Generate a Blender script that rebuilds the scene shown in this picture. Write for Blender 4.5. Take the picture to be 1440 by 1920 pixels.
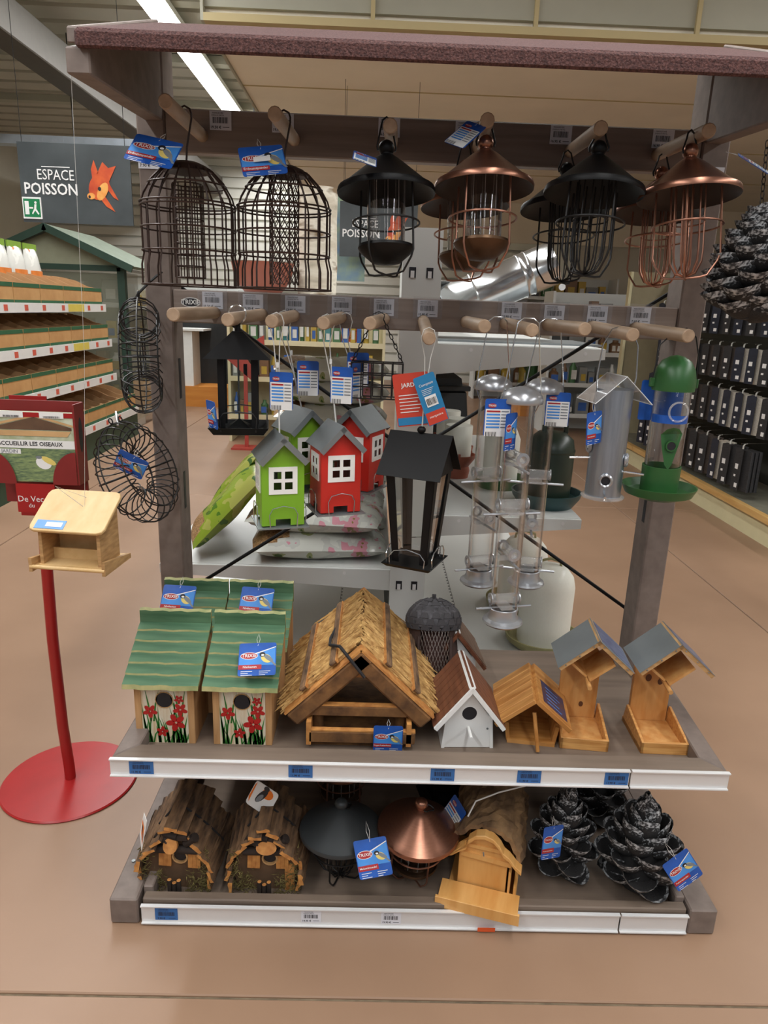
import bpy, bmesh, math, random
from mathutils import Vector, Matrix, Euler
for o in list(bpy.data.objects): bpy.data.objects.remove(o)
R = math.radians; pi = math.pi; sin, cos = math.sin, math.cos
random.seed(7); rnd = random.random; uni = random.uniform
sc = bpy.context.scene; col = sc.collection

# ---------------------------------------------------------------- camera
cd = bpy.data.cameras.new('camera'); cam = bpy.data.objects.new('camera', cd); col.objects.link(cam)
cd.sensor_width = 36; cd.lens = 1333 / 1920 * 36; cd.clip_start = .05; cd.clip_end = 100
cam.matrix_world = (Matrix.Translation((0, 0, 1.5)) @ Matrix.Rotation(R(-1.2), 4, 'Z')
                    @ Matrix.Rotation(R(90 - 15.9), 4, 'X') @ Matrix.Rotation(R(2.1), 4, 'Z'))
sc.camera = cam
# ---------------------------------------------------------------- light, exposure
sc.view_settings.view_transform = 'Standard'; sc.view_settings.look = 'None'
sc.view_settings.exposure = 0.2; sc.view_settings.gamma = 1; sc.view_settings.use_curve_mapping = False
w = bpy.data.worlds.new('world'); sc.world = w; w.use_nodes = True
w.node_tree.nodes['Background'].inputs[0].default_value = (.93, .96, 1, 1)
w.node_tree.nodes['Background'].inputs[1].default_value = .22
LED_ROWS = [(-2.15, -4, 15.5), (.75, -6, 3.6), (4.6, -4, 15.5)]     # x, y from, y to of the LED lines under the ceiling
LED_Z = 4.2; LED_W = 19.
for (lx, y0, y1) in LED_ROWS:
    n = max(1, round((y1 - y0) / 4.8)); L = (y1 - y0) / n
    for i in range(n):
        ld = bpy.data.lights.new('led_line_light', 'AREA'); ld.shape = 'RECTANGLE'; ld.size = .24; ld.size_y = L - .1
        ld.energy = LED_W * L * (.75 if lx == .75 else 1.); ld.color = (.97, .985, 1)
        lo = bpy.data.objects.new('led_line_light', ld); col.objects.link(lo); lo.location = (lx, y0 + L * (i + .5), LED_Z - .075)

# ---------------------------------------------------------------- helpers
def lin(c):
    return tuple(((v / 255) / 12.92 if v / 255 <= .04045 else ((v / 255 + .055) / 1.055) ** 2.4) for v in c)
MATS = {}
def pm(name, rgb, rough=.5, metal=0., var=.12, scale=14., stretch=(1, 1, 1), bump=0., emit=None, es=1., rgb2=None, spec=.5, bscale=None, detail=4., rp=(.3, .7)):
    if name in MATS: return MATS[name]
    m = bpy.data.materials.new(name); m.use_nodes = True; nt = m.node_tree; N = nt.nodes; L = nt.links
    b = N['Principled BSDF']; b.inputs['Roughness'].default_value = rough; b.inputs['Metallic'].default_value = metal
    b.inputs['Specular IOR Level'].default_value = spec
    c = lin(rgb)
    if emit:
        b.inputs['Emission Color'].default_value = (*lin(emit), 1); b.inputs['Emission Strength'].default_value = es
    tc = N.new('ShaderNodeTexCoord'); mp = N.new('ShaderNodeMapping'); L.new(tc.outputs['Object'], mp.inputs[0])
    mp.inputs['Scale'].default_value = stretch
    nz = N.new('ShaderNodeTexNoise'); nz.inputs['Scale'].default_value = scale; nz.inputs['Detail'].default_value = detail
    L.new(mp.outputs[0], nz.inputs['Vector'])
    cr = N.new('ShaderNodeValToRGB'); L.new(nz.outputs['Fac'], cr.inputs[0])
    e = cr.color_ramp.elements; e[0].position, e[1].position = rp
    c2 = lin(rgb2) if rgb2 else tuple(min(1, v * (1 + var)) for v in c)
    c1 = c if rgb2 else tuple(v * (1 - var) for v in c)
    e[0].color = (*c1, 1); e[1].color = (*c2, 1)
    L.new(cr.outputs[0], b.inputs['Base Color'])
    if bump:
        bp = N.new('ShaderNodeBump'); bp.inputs['Strength'].default_value = min(1, bump); bp.inputs['Distance'].default_value = .004
        if bscale:
            n2 = N.new('ShaderNodeTexNoise'); n2.inputs['Scale'].default_value = bscale; L.new(mp.outputs[0], n2.inputs['Vector']); L.new(n2.outputs['Fac'], bp.inputs['Height'])
        else: L.new(nz.outputs['Fac'], bp.inputs['Height'])
        L.new(bp.outputs[0], b.inputs['Normal'])
    MATS[name] = m; return m
def clear(name, tint=(1, 1, 1), f=.12, rough=.03, body=0., bodycol=(255, 255, 255)):
    if name in MATS: return MATS[name]
    m = bpy.data.materials.new(name); m.use_nodes = True; nt = m.node_tree; N = nt.nodes; L = nt.links; N.clear()
    out = N.new('ShaderNodeOutputMaterial'); tr = N.new('ShaderNodeBsdfTransparent'); tr.inputs[0].default_value = (*tint, 1)
    gl = N.new('ShaderNodeBsdfGlossy'); gl.inputs['Roughness'].default_value = rough
    lw = N.new('ShaderNodeLayerWeight'); lw.inputs[0].default_value = .5 + f
    nz = N.new('ShaderNodeTexNoise'); nz.inputs['Scale'].default_value = 30
    mt = N.new('ShaderNodeMath'); mt.operation = 'MULTIPLY_ADD'; mt.inputs[1].default_value = .75; mt.inputs[2].default_value = f * .5
    L.new(lw.outputs['Facing'], mt.inputs[0])
    p3 = N.new('ShaderNodeMath'); p3.operation = 'POWER'; p3.inputs[1].default_value = 2.2; L.new(mt.outputs[0], p3.inputs[0])
    mx = N.new('ShaderNodeMixShader'); L.new(p3.outputs[0], mx.inputs[0]); L.new(tr.outputs[0], mx.inputs[1]); L.new(gl.outputs[0], mx.inputs[2])
    last = mx
    if body:
        df = N.new('ShaderNodeBsdfDiffuse'); df.inputs[0].default_value = (*lin(bodycol), 1)
        m2 = N.new('ShaderNodeMixShader'); L.new(mx.outputs[0], m2.inputs[1]); L.new(df.outputs[0], m2.inputs[2])
        mm = N.new('ShaderNodeMath'); mm.operation = 'MULTIPLY_ADD'; mm.inputs[1].default_value = .06; mm.inputs[2].default_value = body
        L.new(nz.outputs['Fac'], mm.inputs[0]); L.new(mm.outputs[0], m2.inputs[0]); last = m2
    L.new(last.outputs[0], out.inputs[0]); MATS[name] = m; return m
T = Matrix.Translation
def RX(a): return Matrix.Rotation(R(a), 4, 'X')
def RY(a): return Matrix.Rotation(R(a), 4, 'Y')
def RZ(a): return Matrix.Rotation(R(a), 4, 'Z')
_TX = {}
def text_mesh(s, bold=0.):
    k = (s, bold)
    if k not in _TX:
        cu = bpy.data.curves.new('t', 'FONT'); cu.body = s; cu.size = 1; cu.resolution_u = 2; cu.align_x = 'CENTER'; cu.align_y = 'CENTER'; cu.offset = bold
        ob = bpy.data.objects.new('t', cu); col.objects.link(ob)
        dg = bpy.context.evaluated_depsgraph_get(); me = bpy.data.meshes.new_from_object(ob.evaluated_get(dg))
        _TX[k] = ([v.co.copy() for v in me.vertices], [tuple(p.vertices) for p in me.polygons])
        bpy.data.objects.remove(ob); bpy.data.meshes.remove(me); bpy.data.curves.remove(cu)
    return _TX[k]
class MB:
    def __init__(s): s.v = []; s.f = []; s.mi = []; s.m = 0
    def add(s, vs, fs, M=None):
        o = len(s.v)
        s.v += [tuple(M @ Vector(p)) for p in vs] if M else [tuple(p) for p in vs]
        s.f += [tuple(i + o for i in f) for f in fs]; s.mi += [s.m] * len(fs); return s
    def box(s, x0, x1, y0, y1, z0, z1, M=None):
        return s.add([(x, y, z) for z in (z0, z1) for y in (y0, y1) for x in (x0, x1)],
                     [(0, 2, 3, 1), (4, 5, 7, 6), (0, 1, 5, 4), (2, 6, 7, 3), (0, 4, 6, 2), (1, 3, 7, 5)], M)
    def cb(s, c, d, M=None):
        return s.box(c[0] - d[0] / 2, c[0] + d[0] / 2, c[1] - d[1] / 2, c[1] + d[1] / 2, c[2] - d[2] / 2, c[2] + d[2] / 2, M)
    def hexa(s, b, t, M=None):          # bottom quad, top quad (same winding)
        return s.add(list(b) + list(t), [(3, 2, 1, 0), (4, 5, 6, 7), (0, 1, 5, 4), (1, 2, 6, 5), (2, 3, 7, 6), (3, 0, 4, 7)], M)
    def prism(s, poly, y0, y1, M=None): # polygon in XZ pushed along Y
        n = len(poly); vs = [(x, y0, z) for x, z in poly] + [(x, y1, z) for x, z in poly]
        return s.add(vs, [tuple(range(n)), tuple(range(2 * n - 1, n - 1, -1))] + [(i, i + n, (i + 1) % n + n, (i + 1) % n) for i in range(n)], M)
    def flat(s, poly, y=0., M=None):
        return s.add([(x, y, z) for x, z in poly], [tuple(range(len(poly)))], M)
    def lathe(s, prof, n=20, M=None, closed=False, a0=0., a1=2 * pi):
        full = abs(a1 - a0 - 2 * pi) < 1e-6; k = n if full else n + 1; vs = []
        for r, z in prof:
            for i in range(k):
                a = a0 + (a1 - a0) * i / n; vs.append((r * cos(a), r * sin(a), z))
        fs = []; P = len(prof)
        for j in range(P if closed else P - 1):
            j2 = (j + 1) % P
            for i in range(n):
                i2 = (i + 1) % k; fs.append((j * k + i, j * k + i2, j2 * k + i2, j2 * k + i))
        return s.add(vs, fs, M)
    def tube(s, pts, r=.002, n=5, closed=False, M=None):
        pts = [Vector(p) for p in pts]; N = len(pts); vs = []; up = None
        for i, p in enumerate(pts):
            a = pts[(i - 1) % N] if (closed or i > 0) else p; b = pts[(i + 1) % N] if (closed or i < N - 1) else p
            t = (b - a); t = t.normalized() if t.length > 1e-9 else Vector((0, 0, 1))
            if up is None: up = Vector((0, 0, 1)) if abs(t.z) < .9 else Vector((1, 0, 0))
            u = up - t * up.dot(t)
            if u.length < 1e-6: u = t.orthogonal()
            u.normalize(); w_ = t.cross(u); up = u
            rr = r[i] if isinstance(r, (list, tuple)) else r
            vs += [p + (u * cos(2 * pi * k / n) + w_ * sin(2 * pi * k / n)) * rr for k in range(n)]
        fs = []
        for i in range(N if closed else N - 1):
            i2 = (i + 1) % N
            fs += [(i * n + k, i * n + (k + 1) % n, i2 * n + (k + 1) % n, i2 * n + k) for k in range(n)]
        if not closed: fs += [tuple(range(n - 1, -1, -1)), tuple(range((N - 1) * n, N * n))]
        return s.add(vs, fs, M)
    def ring(s, c, Rr, r=.002, n=24, k=5, M=None):
        return s.tube([(c[0] + Rr * cos(2 * pi * i / n), c[1] + Rr * sin(2 * pi * i / n), c[2]) for i in range(n)], r, k, True, M)
    def cyl(s, c, r, h, n=16, M=None, r2=None):
        r2 = r if r2 is None else r2
        return s.lathe([(1e-5, 0), (r, 0), (r2, h), (1e-5, h)], n, (M or Matrix()) @ T(c))
    def ball(s, c, r, n=12, M=None, sc_=(1, 1, 1)):
        pr = [(max(1e-5, r * sin(pi * i / 8)), -r * cos(pi * i / 8)) for i in range(9)]
        return s.lathe(pr, n, (M or Matrix()) @ T(c) @ Matrix.Diagonal((*sc_, 1)))
    def text(s, t, size, x, z, y=-.0006, M=None, bold=0., squash=1.):
        vs, fs = text_mesh(t, bold)
        return s.add([(x + v.x * size * squash, y, z + v.y * size) for v in vs], fs, M)
    def ell(s, x, z, rx, rz, y=-.0006, n=16, M=None, ang=0.):
        ca, sa = cos(R(ang)), sin(R(ang)); P = []
        for i in range(n):
            a = 2 * pi * i / n; u, v = rx * cos(a), rz * sin(a); P.append((x + u * ca - v * sa, z + u * sa + v * ca))
        return s.flat(P, y, M)
    def rect(s, x0, x1, z0, z1, y=-.0006, M=None): return s.flat([(x0, z0), (x1, z0), (x1, z1), (x0, z1)], y, M)
    def build(s, name, mats, parent=None, M=None, smooth=False, bev=0.):
        me = bpy.data.meshes.new(name); me.from_pydata(s.v, [], s.f)
        if not isinstance(mats, (list, tuple)): mats = [mats]
        for m in mats: me.materials.append(m)
        if len(mats) > 1: me.polygons.foreach_set('material_index', s.mi)
        if smooth: me.polygons.foreach_set('use_smooth', [True] * len(me.polygons)); me.set_sharp_from_angle(angle=R(40))
        me.update()
        return link(name, me, parent, M, bev)
def link(name, me, parent=None, M=None, bev=0.):
    o = bpy.data.objects.new(name, me); col.objects.link(o); o.parent = parent
    if M is not None: o.matrix_basis = M
    if bev:
        b = o.modifiers.new('bevel', 'BEVEL'); b.width = bev; b.segments = 1; b.limit_method = 'ANGLE'; b.angle_limit = R(35)
    return o
def tag_(o, label=None, cat=None, group=None, kind=None):
    if label: o['label'] = label
    if cat: o['category'] = cat
    if group: o['group'] = group
    if kind: o['kind'] = kind
    return o
def thing(name, label, cat, loc=(0, 0, 0), rz=0., group=None, rot=None):
    o = bpy.data.objects.new(name, None); col.objects.link(o); o.location = loc; o.empty_display_size = .05
    o.rotation_euler = rot if rot else (0, 0, R(rz))
    return tag_(o, label, cat, group)
KIDS = {}
def kids(o): return [c for c in bpy.data.objects if c.parent is o]
def copy_tree(o, label, loc=None, rz=None, group=None, parent=None, rot=None):
    def cp(x, p, ch):
        c = x.copy(); col.objects.link(c); c.parent = p
        for k in ch.get(x, []): cp(k, c, ch)
        return c
    ch = {}
    for k in bpy.data.objects:
        if k.parent: ch.setdefault(k.parent, []).append(k)
    c = cp(o, parent, ch)
    if label: c['label'] = label
    if loc is not None: c.location = loc
    if rz is not None: c.rotation_euler = (0, 0, R(rz))
    if rot is not None: c.rotation_euler = rot
    if group: c['group'] = group
    return c
def struct(o): o['kind'] = 'structure'; return o
ORD = ['first', 'second', 'third', 'fourth', 'fifth', 'sixth', 'seventh', 'eighth', 'ninth', 'tenth', 'eleventh', 'twelfth', 'thirteenth', 'fourteenth']

# ---------------------------------------------------------------- materials
TAUPE = pm('taupe_wood', (128, 115, 107), .62, var=.16, scale=30, stretch=(1, 1, 1), bump=.15, rgb2=(112, 99, 92))
TAUPE_X = pm('taupe_wood_long', (126, 110, 96), .6, scale=22, stretch=(.12, 1, 2.5), bump=.2, rgb2=(100, 86, 75))
TAUPE_B = pm('taupe_beam', (150, 136, 126), .62, scale=22, stretch=(.12, 1, 2.5), bump=.2, rgb2=(126, 112, 103))
DOWEL = pm('beech_dowel', (178, 152, 126), .6, scale=40, stretch=(1, .15, 1), rgb2=(150, 126, 102))
BLACK = pm('black_metal', (14, 14, 15), .45, var=.2, scale=8, spec=.25)
BLACKM = pm('black_wire', (28, 27, 27), .45, .2, var=.2)
BROWNW = pm('bronze_brown_wire', (58, 42, 36), .45, .35, var=.25, scale=20)
COPPER = pm('brushed_copper', (158, 112, 92), .3, .9, var=.1, scale=60, stretch=(1, 1, 6))
COPDARK = pm('dark_bronze', (92, 70, 52), .4, .8, var=.2)
ZINC = pm('zinc_sheet', (138, 144, 146), .42, .55, var=.1, scale=9)
CHROME = pm('bright_galvanised', (205, 207, 208), .2, .95, var=.06, scale=5)
SILVER = pm('silver_plastic', (178, 180, 184), .3, .7, var=.08)
WHITE = pm('white_paint', (226, 226, 222), .5, var=.03)
WMETAL = pm('white_shelf_metal', (205, 207, 204), .4, .05, var=.03, scale=4)
ALU = pm('aluminium_rail', (222, 222, 222), .35, .15, var=.02)
CLEAR = clear('clear_plastic', f=.16)
GLASS = clear('clear_glass', f=.22, tint=(.96, .98, .97))
CLEARB = clear('milky_clear', f=.15, body=.12)
BLUE = pm('card_blue', (30, 84, 170), .35, var=.25, scale=18)
BLUE2 = pm('card_light_blue', (70, 140, 215), .35, var=.15, scale=18)
RED = pm('logo_red', (168, 40, 42), .4, var=.05)
INK = pm('print_black', (28, 28, 34), .5, var=.02)
PAPER = pm('paper_white', (232, 232, 230), .55, var=.02)
CREAMP = pm('tit_yellow', (222, 200, 110), .5, var=.1)
GREYP = pm('print_grey', (120, 126, 132), .5, var=.05)
ORANGE = pm('print_orange', (232, 120, 30), .5, var=.05)
PINE = pm('pine_wood', (206, 158, 100), .5, scale=16, stretch=(9, 9, .7), rgb2=(176, 112, 50), bump=.08)
PINEX = pm('pine_wood_cross', (216, 164, 98), .5, scale=16, stretch=(.7, 9, 9), rgb2=(182, 120, 58), bump=.08)
PLY = pm('birch_plywood', (222, 190, 138), .5, scale=10, stretch=(3, .5, 3), rgb2=(206, 168, 112))
PLYD = pm('plywood_edge', (196, 156, 106), .6, scale=26, stretch=(1, 1, 5), rgb2=(160, 122, 78))
BARK = pm('bark', (136, 104, 74), .9, scale=22, stretch=(3, .8, 3), rgb2=(64, 48, 36), bump=.9)
BARKG = pm('grey_bark', (160, 126, 88), .9, scale=16, stretch=(1.4, 1, 1.4), rgb2=(84, 62, 44), bump=1.)
ENDG = pm('split_wood_end', (210, 150, 82), .7, scale=50, rgb2=(170, 110, 56))
CORD = pm('black_cord', (32, 30, 32), .8, var=.2, scale=90)
NYLON = pm('nylon_thread', (214, 214, 210), .4, var=.02)
GREEN = pm('green_roof_paint', (88, 124, 92), .6, scale=12, stretch=(.6, 6, 6), rgb2=(58, 96, 68), bump=.1)
RUBB = pm('rubbed_edge', (186, 174, 122), .65, scale=20, rgb2=(128, 140, 92))
# ================================================================ the shop: floor, walls, ceiling
FLOOR = pm('resin_floor', (158, 127, 103), .42, scale=1.3, rgb2=(139, 110, 88), bump=.02, detail=9., spec=.4)
JOINT = pm('floor_joint', (112, 98, 78), .9, var=.3, scale=30)
fl = struct(MB().box(-7, 8.5, -4, 17, -.05, -.006).build('floor', JOINT))
xs = [-7, -2.3, 2.03, 8.5]; ys = [-4, 1.243, 5.6, 10.2, 17]
for i in range(3):
    for j in range(4):
        g = .0035; MB().box(xs[i] + g, xs[i + 1] - g, ys[j] + g, ys[j + 1] - g, -.02, 0).build('slab', FLOOR, fl, bev=.003)
CEIL = pm('ceiling_panel', (168, 166, 150), .8, var=.06, scale=2.5)
CEILC = pm('corrugated_ceiling', (182, 178, 164), .7, var=.05, scale=2)
SOFF = pm('cream_soffit', (238, 230, 212), .85, var=.05, scale=1.5)
SOFFD = pm('cream_trim', (186, 170, 128), .8, var=.05, scale=1.5)
WALLW = pm('pale_wall', (206, 202, 188), .85, var=.04, scale=1.2)
mb = MB(); nrib = 46
for i in range(nrib):
    y = -4 + i * 21 / nrib; mb.box(-7, 8.5, y, y + 21 / nrib - .12, 4.32, 4.36)
mb.box(-7, 8.5, -4, 17, 4.36, 4.4)
struct(mb.build('ceiling', CEILC))
# lower cream soffit in the middle bays with its edge trim and seams
so = struct(MB().box(-1.27, 8.4, 5.82, 13.8, 3.42, 3.5).build('trim_1', SOFF))
MB().box(-1.27, 8.4, 5.74, 5.82, 3.4, 3.45).build('edge_strip', SOFFD, so)
MB().box(-1.27, 8.4, 13.8, 13.9, 2.75, 3.5).build('back_drop', SOFF, so)
for y in (7.3, 9.2, 11.1): MB().box(-1.27, 8.4, y, y + .012, 3.412, 3.424).build('seam', SOFFD, so)
MB().box(-1.29, -1.27, 5.74, 13.9, 3.4, 4.32).build('side_panel', CEIL, so)
MB().box(-1.27, 8.4, 5.78, 5.82, 3.5, 4.32).build('front_panel', CEIL, so)
for i, x in enumerate((-.1, 1.05, 2.2, 3.4)): MB().box(x, x + .03, 5.75, 5.78, 3.45, 4.32).build('seam_batten', SOFFD, so)
# corrugated back wall, plain walls
mb = MB()
for i in range(22):
    z = .0 + i * .2; mb.box(-7, 3.6, 15.93, 16.0, z, z + .15)
mb.box(-7, 8.5, 16.0, 16.1, 0, 4.4)
struct(mb.build('wall_back', pm('back_wall_cladding', (214, 212, 202), .7, var=.04, scale=2)))
struct(MB().box(3.6, 8.5, 13.9, 15.93, 0, 4.4).build('wall_back_right', WALLW))
struct(MB().box(-7.1, -7, -4, 16.1, 0, 4.4).build('wall_left', WALLW))
struct(MB().box(8.5, 8.6, -4, 16.1, 0, 4.4).build('wall_right', WALLW))
# steel girder running away on the left, with its cross purlins
GIRD = pm('brown_grey_girder', (80, 74, 66), .6, var=.06)
g = tag_(MB().box(-3.5, -3.22, 2.5, 15.9, 3.66, 3.98).build('steel_girder', GIRD, bev=.01), 'brown-grey steel girder running back under the corrugated ceiling', 'girder')
g['kind'] = 'structure'
for i, y in enumerate((6.2, 7.8, 9.6, 11.6)):
    p = MB().box(-7, -1.35, y, y + .16, 4.23, 4.318).build('trim_%d' % (i + 2), CEIL); struct(p)
# LED lines
LEDM = pm('led_diffuser', (255, 255, 255), .3, emit=(255, 255, 250), es=9., var=.0)
for i, (lx, y0, y1) in enumerate(LED_ROWS):
    n = max(1, round((y1 - y0) / 2.4)); L = (y1 - y0) / n
    for k in range(n):
        if y0 + L * k < -2.5: continue
        t = thing('led_batten', '%s LED batten from the camera end in the %s ceiling line' % (ORD[k], ('left', 'near middle', 'right')[i]), 'ceiling light', (lx, y0 + L * (k + .5), LED_Z - .06), group='LED ceiling battens')
        MB().box(-.13, .13, -L / 2, L / 2, .015, .07).build('housing', WHITE, t)
        MB().box(-.12, .12, -L / 2, L / 2, -.005, .015).build('diffuser', LEDM, t)
        MB().tube([(0, -L * .3, .07), (0, -L * .3, .18)], .006).tube([(0, L * .3, .07), (0, L * .3, .18)], .006).build('suspension_rod', ZINC, t)
# perforated cable tray across the shop
t = thing('cable_tray', 'perforated steel cable tray crossing above the fish sign', 'cable tray', (-1.5, 9, 3.2))
TRAYM = pm('galvanised_tray', (176, 186, 196), .4, .6, var=.06)
mb = MB().box(-5, 4.5, -.09, -.085, -.04, .05)
for i in range(80): mb.box(-5 + i * .119, -4.94 + i * .119, -.092, -.09, -.01, .02)
mb.m = 0; mb.box(-5, 4.5, -.09, .09, -.045, -.04).build('tray', TRAYM, t)
mb = MB()
for x in (-4, -2, 0.05): mb.tube([(x, 0, -.04), (x, 0, 1.1)], .006)
mb.build('hanger_rod', BLACKM, t)

# ---------------------------------------------------------------- hanging fish signs
SIGNG = pm('sign_slate', (72, 78, 80), .45, scale=3, rgb2=(46, 52, 54))
FISHO = pm('fish_orange', (214, 96, 40), .5, scale=12, rgb2=(178, 56, 24))
FISHY = pm('fish_belly', (232, 176, 92), .5, scale=20, rgb2=(222, 128, 50))
EXITG = pm('exit_green', (22, 120, 72), .45, var=.05)
def fish_sign(loc, label, rz, s=1., exit_=True, w=.71, h=.475):
    t = thing('hanging_sign', label, 'sign', loc, rz, 'hanging fish department signs')
    MB().box(-w / 2, w / 2, 0, .012, 0, h).build('board', SIGNG, t)
    MB().text('ESPACE', .088, -.125, .285, -.004, squash=.82).text('POISSON', .094, -.16, .2, -.004, bold=.018, squash=.9)  .rect(-.21, -.03, .332, .337, -.004).build('lettering', PAPER, t)
    f = MB(); X = .14; Z = .21                       # goldfish seen three-quarter on: body, tail, fins, eye
    f.ell(X + .01, Z + .02, .062, .085, -.004, 20, ang=-28)
    f.flat([(X - .0, Z + .09), (X + .075, Z + .05), (X + .125, Z + .145), (X + .075, Z + .13), (X + .04, Z + .165), (X + .015, Z + .12)], -.0045)
    f.flat([(X - .03, Z + .06), (X + .01, Z + .1), (X - .015, Z + .175), (X - .035, Z + .12)], -.0045)
    f.flat([(X + .05, Z + .02), (X + .075, Z + .04), (X + .13, Z - .06), (X + .1, Z - .045)], -.0045)
    f.flat([(X + .01, Z - .05), (X + .045, Z - .04), (X + .105, Z - .13), (X + .05, Z - .1)], -.0045)
    f.m = 1; f.ell(X + .03, Z - .01, .03, .06, -.0055, 14, ang=-28); f.ell(X - .045, Z - .04, .026, .02, -.0055, 12)
    f.m = 2; f.ell(X + .012, Z + .005, .011, .013, -.0065, 12); f.ell(X - .055, Z - .045, .008, .01, -.0065, 10)
    f.build('fish_print', [FISHO, FISHY, INK], t)
    if exit_:
        e = MB().box(-w / 2 + .005, -w / 2 + .125, -.008, 0, .02, .15).build('exit_plate', PAPER, t)
        q = MB(); X0 = -w / 2 + .012; q.rect(X0, X0 + .106, .03, .14, -.009)
        q.m = 1; q.rect(X0 + .008, X0 + .034, .045, .125, -.01); q.rect(X0 + .036, X0 + .06, .08, .09, -.01); q.ell(X0 + .078, .118, .008, .008, -.01, 10)
        q.flat([(X0 + .07, .108), (X0 + .084, .108), (X0 + .08, .08), (X0 + .098, .05), (X0 + .09, .045), (X0 + .072, .07), (X0 + .056, .046), (X0 + .05, .052), (X0 + .066, .08)], -.01)
        q.build('exit_pictogram', [EXITG, PAPER], e)
    MB().tube([(-w / 2 + .03, .006, h), (-w / 2 + .03, .006, 4.3 - loc[2])], .002).tube([(w / 2 - .03, .006, h), (w / 2 - .03, .006, 4.3 - loc[2])], .002).build('suspension_wire', BLACKM, t)
    return t
fish_sign((-1.955, 5., 1.966), 'dark goldfish sign reading ESPACE POISSON with a green exit plate', 0)
fish_sign((.0, 7.0, 1.96), 'farther ESPACE POISSON sign half hidden behind the black glass-tube feeder', 0, exit_=False)
PRB = pm('blue_photo_print', (88, 124, 168), .5, scale=5, rgb2=(150, 168, 120))
t = thing('hanging_banner', 'blue and green photo banner glimpsed behind the birch log', 'banner', (-.32, 7.2, 1.75)); MB().box(-.2, .2, 0, .01, 0, .75).build('board', PRB, t); MB().tube([(0, 0, .75), (0, 0, 2.5)], .002).build('suspension_wire', BLACKM, t)
# ================================================================ printed cards and price labels
TM = [RED, PAPER, BLUE2, CREAMP, INK, GREYP]
_TAG = {}
def rrect(w, h, r=.006, z1=0.):
    P = []
    for cx, cz, a in ((w / 2 - r, z1 - r, 0), (-w / 2 + r, z1 - r, 90), (-w / 2 + r, z1 - h + r, 180), (w / 2 - r, z1 - h + r, 270)):
        P += [(cx + r * cos(R(a + q)), cz + r * sin(R(a + q))) for q in (0, 45, 90)]
    return P[::-1]
def tag_print(w, h, kind, word):
    k = (w, h, kind, word)
    if k in _TAG: return _TAG[k]
    b = MB(); y = -.0008
    if kind == 'front':
        b.m = 2; b.flat([(-w / 2 + .002, -h * .36), (w / 2 - .002, -h * .1), (w / 2 - .002, -h * .62), (-w / 2 + .002, -h * .62)], y)
        b.m = 1; b.flat([(-w * .1, -h * .3), (w / 2 - .001, -h * .08), (w / 2 - .001, -h * .055), (-w * .12, -h * .27)], y * 1.2)
        b.ell(-w * .22, -h * .33, w * .235, h * .11, y * 1.4); b.m = 0; b.ell(-w * .22, -h * .33, w * .22, h * .095, y * 1.7)
        b.m = 1; b.text('TRIXIE', w * .135, -w * .22, -h * .33, y * 2.2, bold=.012)
        bx, bz, s = w * .24, -h * .42, w / .07
        b.m = 3; b.ell(bx, bz, .011 * s, .008 * s, y * 1.7, ang=-35)
        b.m = 5; b.ell(bx + .004 * s, bz + .0005 * s, .011 * s, .0042 * s, y * 2, ang=-38); b.flat([(bx + .006 * s, bz - .004 * s), (bx + .009 * s, bz - .002 * s), (bx + .02 * s, bz - .015 * s), (bx + .016 * s, bz - .0155 * s)], y * 1.9)
        b.m = 4; b.ell(bx - .0075 * s, bz + .008 * s, .0056 * s, .005 * s, y * 2.2); b.m = 1; b.ell(bx - .0068 * s, bz + .0066 * s, .003 * s, .002 * s, y * 2.6)
        b.m = 0; b.rect(-w / 2 + .001, w * .12, -h * .74, -h * .6, y * 1.2); b.m = 1; b.text(word, w * .085, -w * .19, -h * .67, y * 1.8, bold=.01)
        for i in range(3):
            b.rect(-w * .42, -w * .12 - .01 * (i % 2), -h * (.81 + .055 * i), -h * (.795 + .055 * i), y); b.rect(w * .06, w * .36 - .006 * i, -h * (.81 + .055 * i), -h * (.795 + .055 * i), y)
    else:
        b.m = 1; b.rect(-w / 2 + .002, w / 2 - .002, -h + .006, -h * .2, y)
        b.m = 0; b.ell(-w * .22, -h * .11, w * .16, h * .06, y); b.m = 1; b.text('TRIXIE', w * .1, -w * .22, -h * .11, y * 1.7, bold=.012)
        for i in range(6):
            z = -h * (.26 + .085 * i); b.m = 0 if i == 0 else 2
            b.rect(-w / 2 + .005, w * .1, z - h * .022, z + h * .022, y * 1.7); b.m = 5; b.rect(w * .14, w * .42, z - h * .015, z + h * .015, y * 1.7)
        b.m = 4
        for i in range(11): b.rect(-w * .42 + i * w * .04, -w * .42 + i * w * .04 + w * (.012 + .012 * ((i * 7) % 3 == 0)), -h * .93, -h * .81, y * 1.7)
    o = b.build('print', TM); me = o.data; bpy.data.objects.remove(o); _TAG[k] = me
    return me
def hang_tag(parent, M, w=.07, h=.085, kind='front', word='Futterspender', thread=.03, name='hang_tag', mat=None):
    c = MB().prism(rrect(w, h, .005, .006), 0, .0008).build(name, mat or BLUE, parent, M)
    c['label'] = 'blue printed product card with a bird'
    if kind: link('print', tag_print(w, h, kind, word), c)
    if thread:
        MB().tube([(0, -.001, -.002), (.004, .004, thread * .5), (0, .008, thread), (-.004, .004, thread * .5), (0, .002, 0)], .0006, 4).build('thread', NYLON, c)
    return c
def bars(b, x0, x1, z0, z1, y, seed=1):
    rr = random.Random(seed); x = x0
    while x < x1:
        q = rr.choice((.0006, .001, .0016)); b.rect(x, min(x1, x + q), z0, z1, y); x += q + rr.choice((.0006, .001, .0014))
LABW = pm('shelf_label_white', (222, 224, 232), .45, var=.02); LABB = pm('shelf_label_blue', (48, 104, 168), .45, var=.05)
SLEEVE = clear('label_sleeve', f=.05, body=.06, bodycol=(200, 200, 205))
_LB = {}
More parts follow.
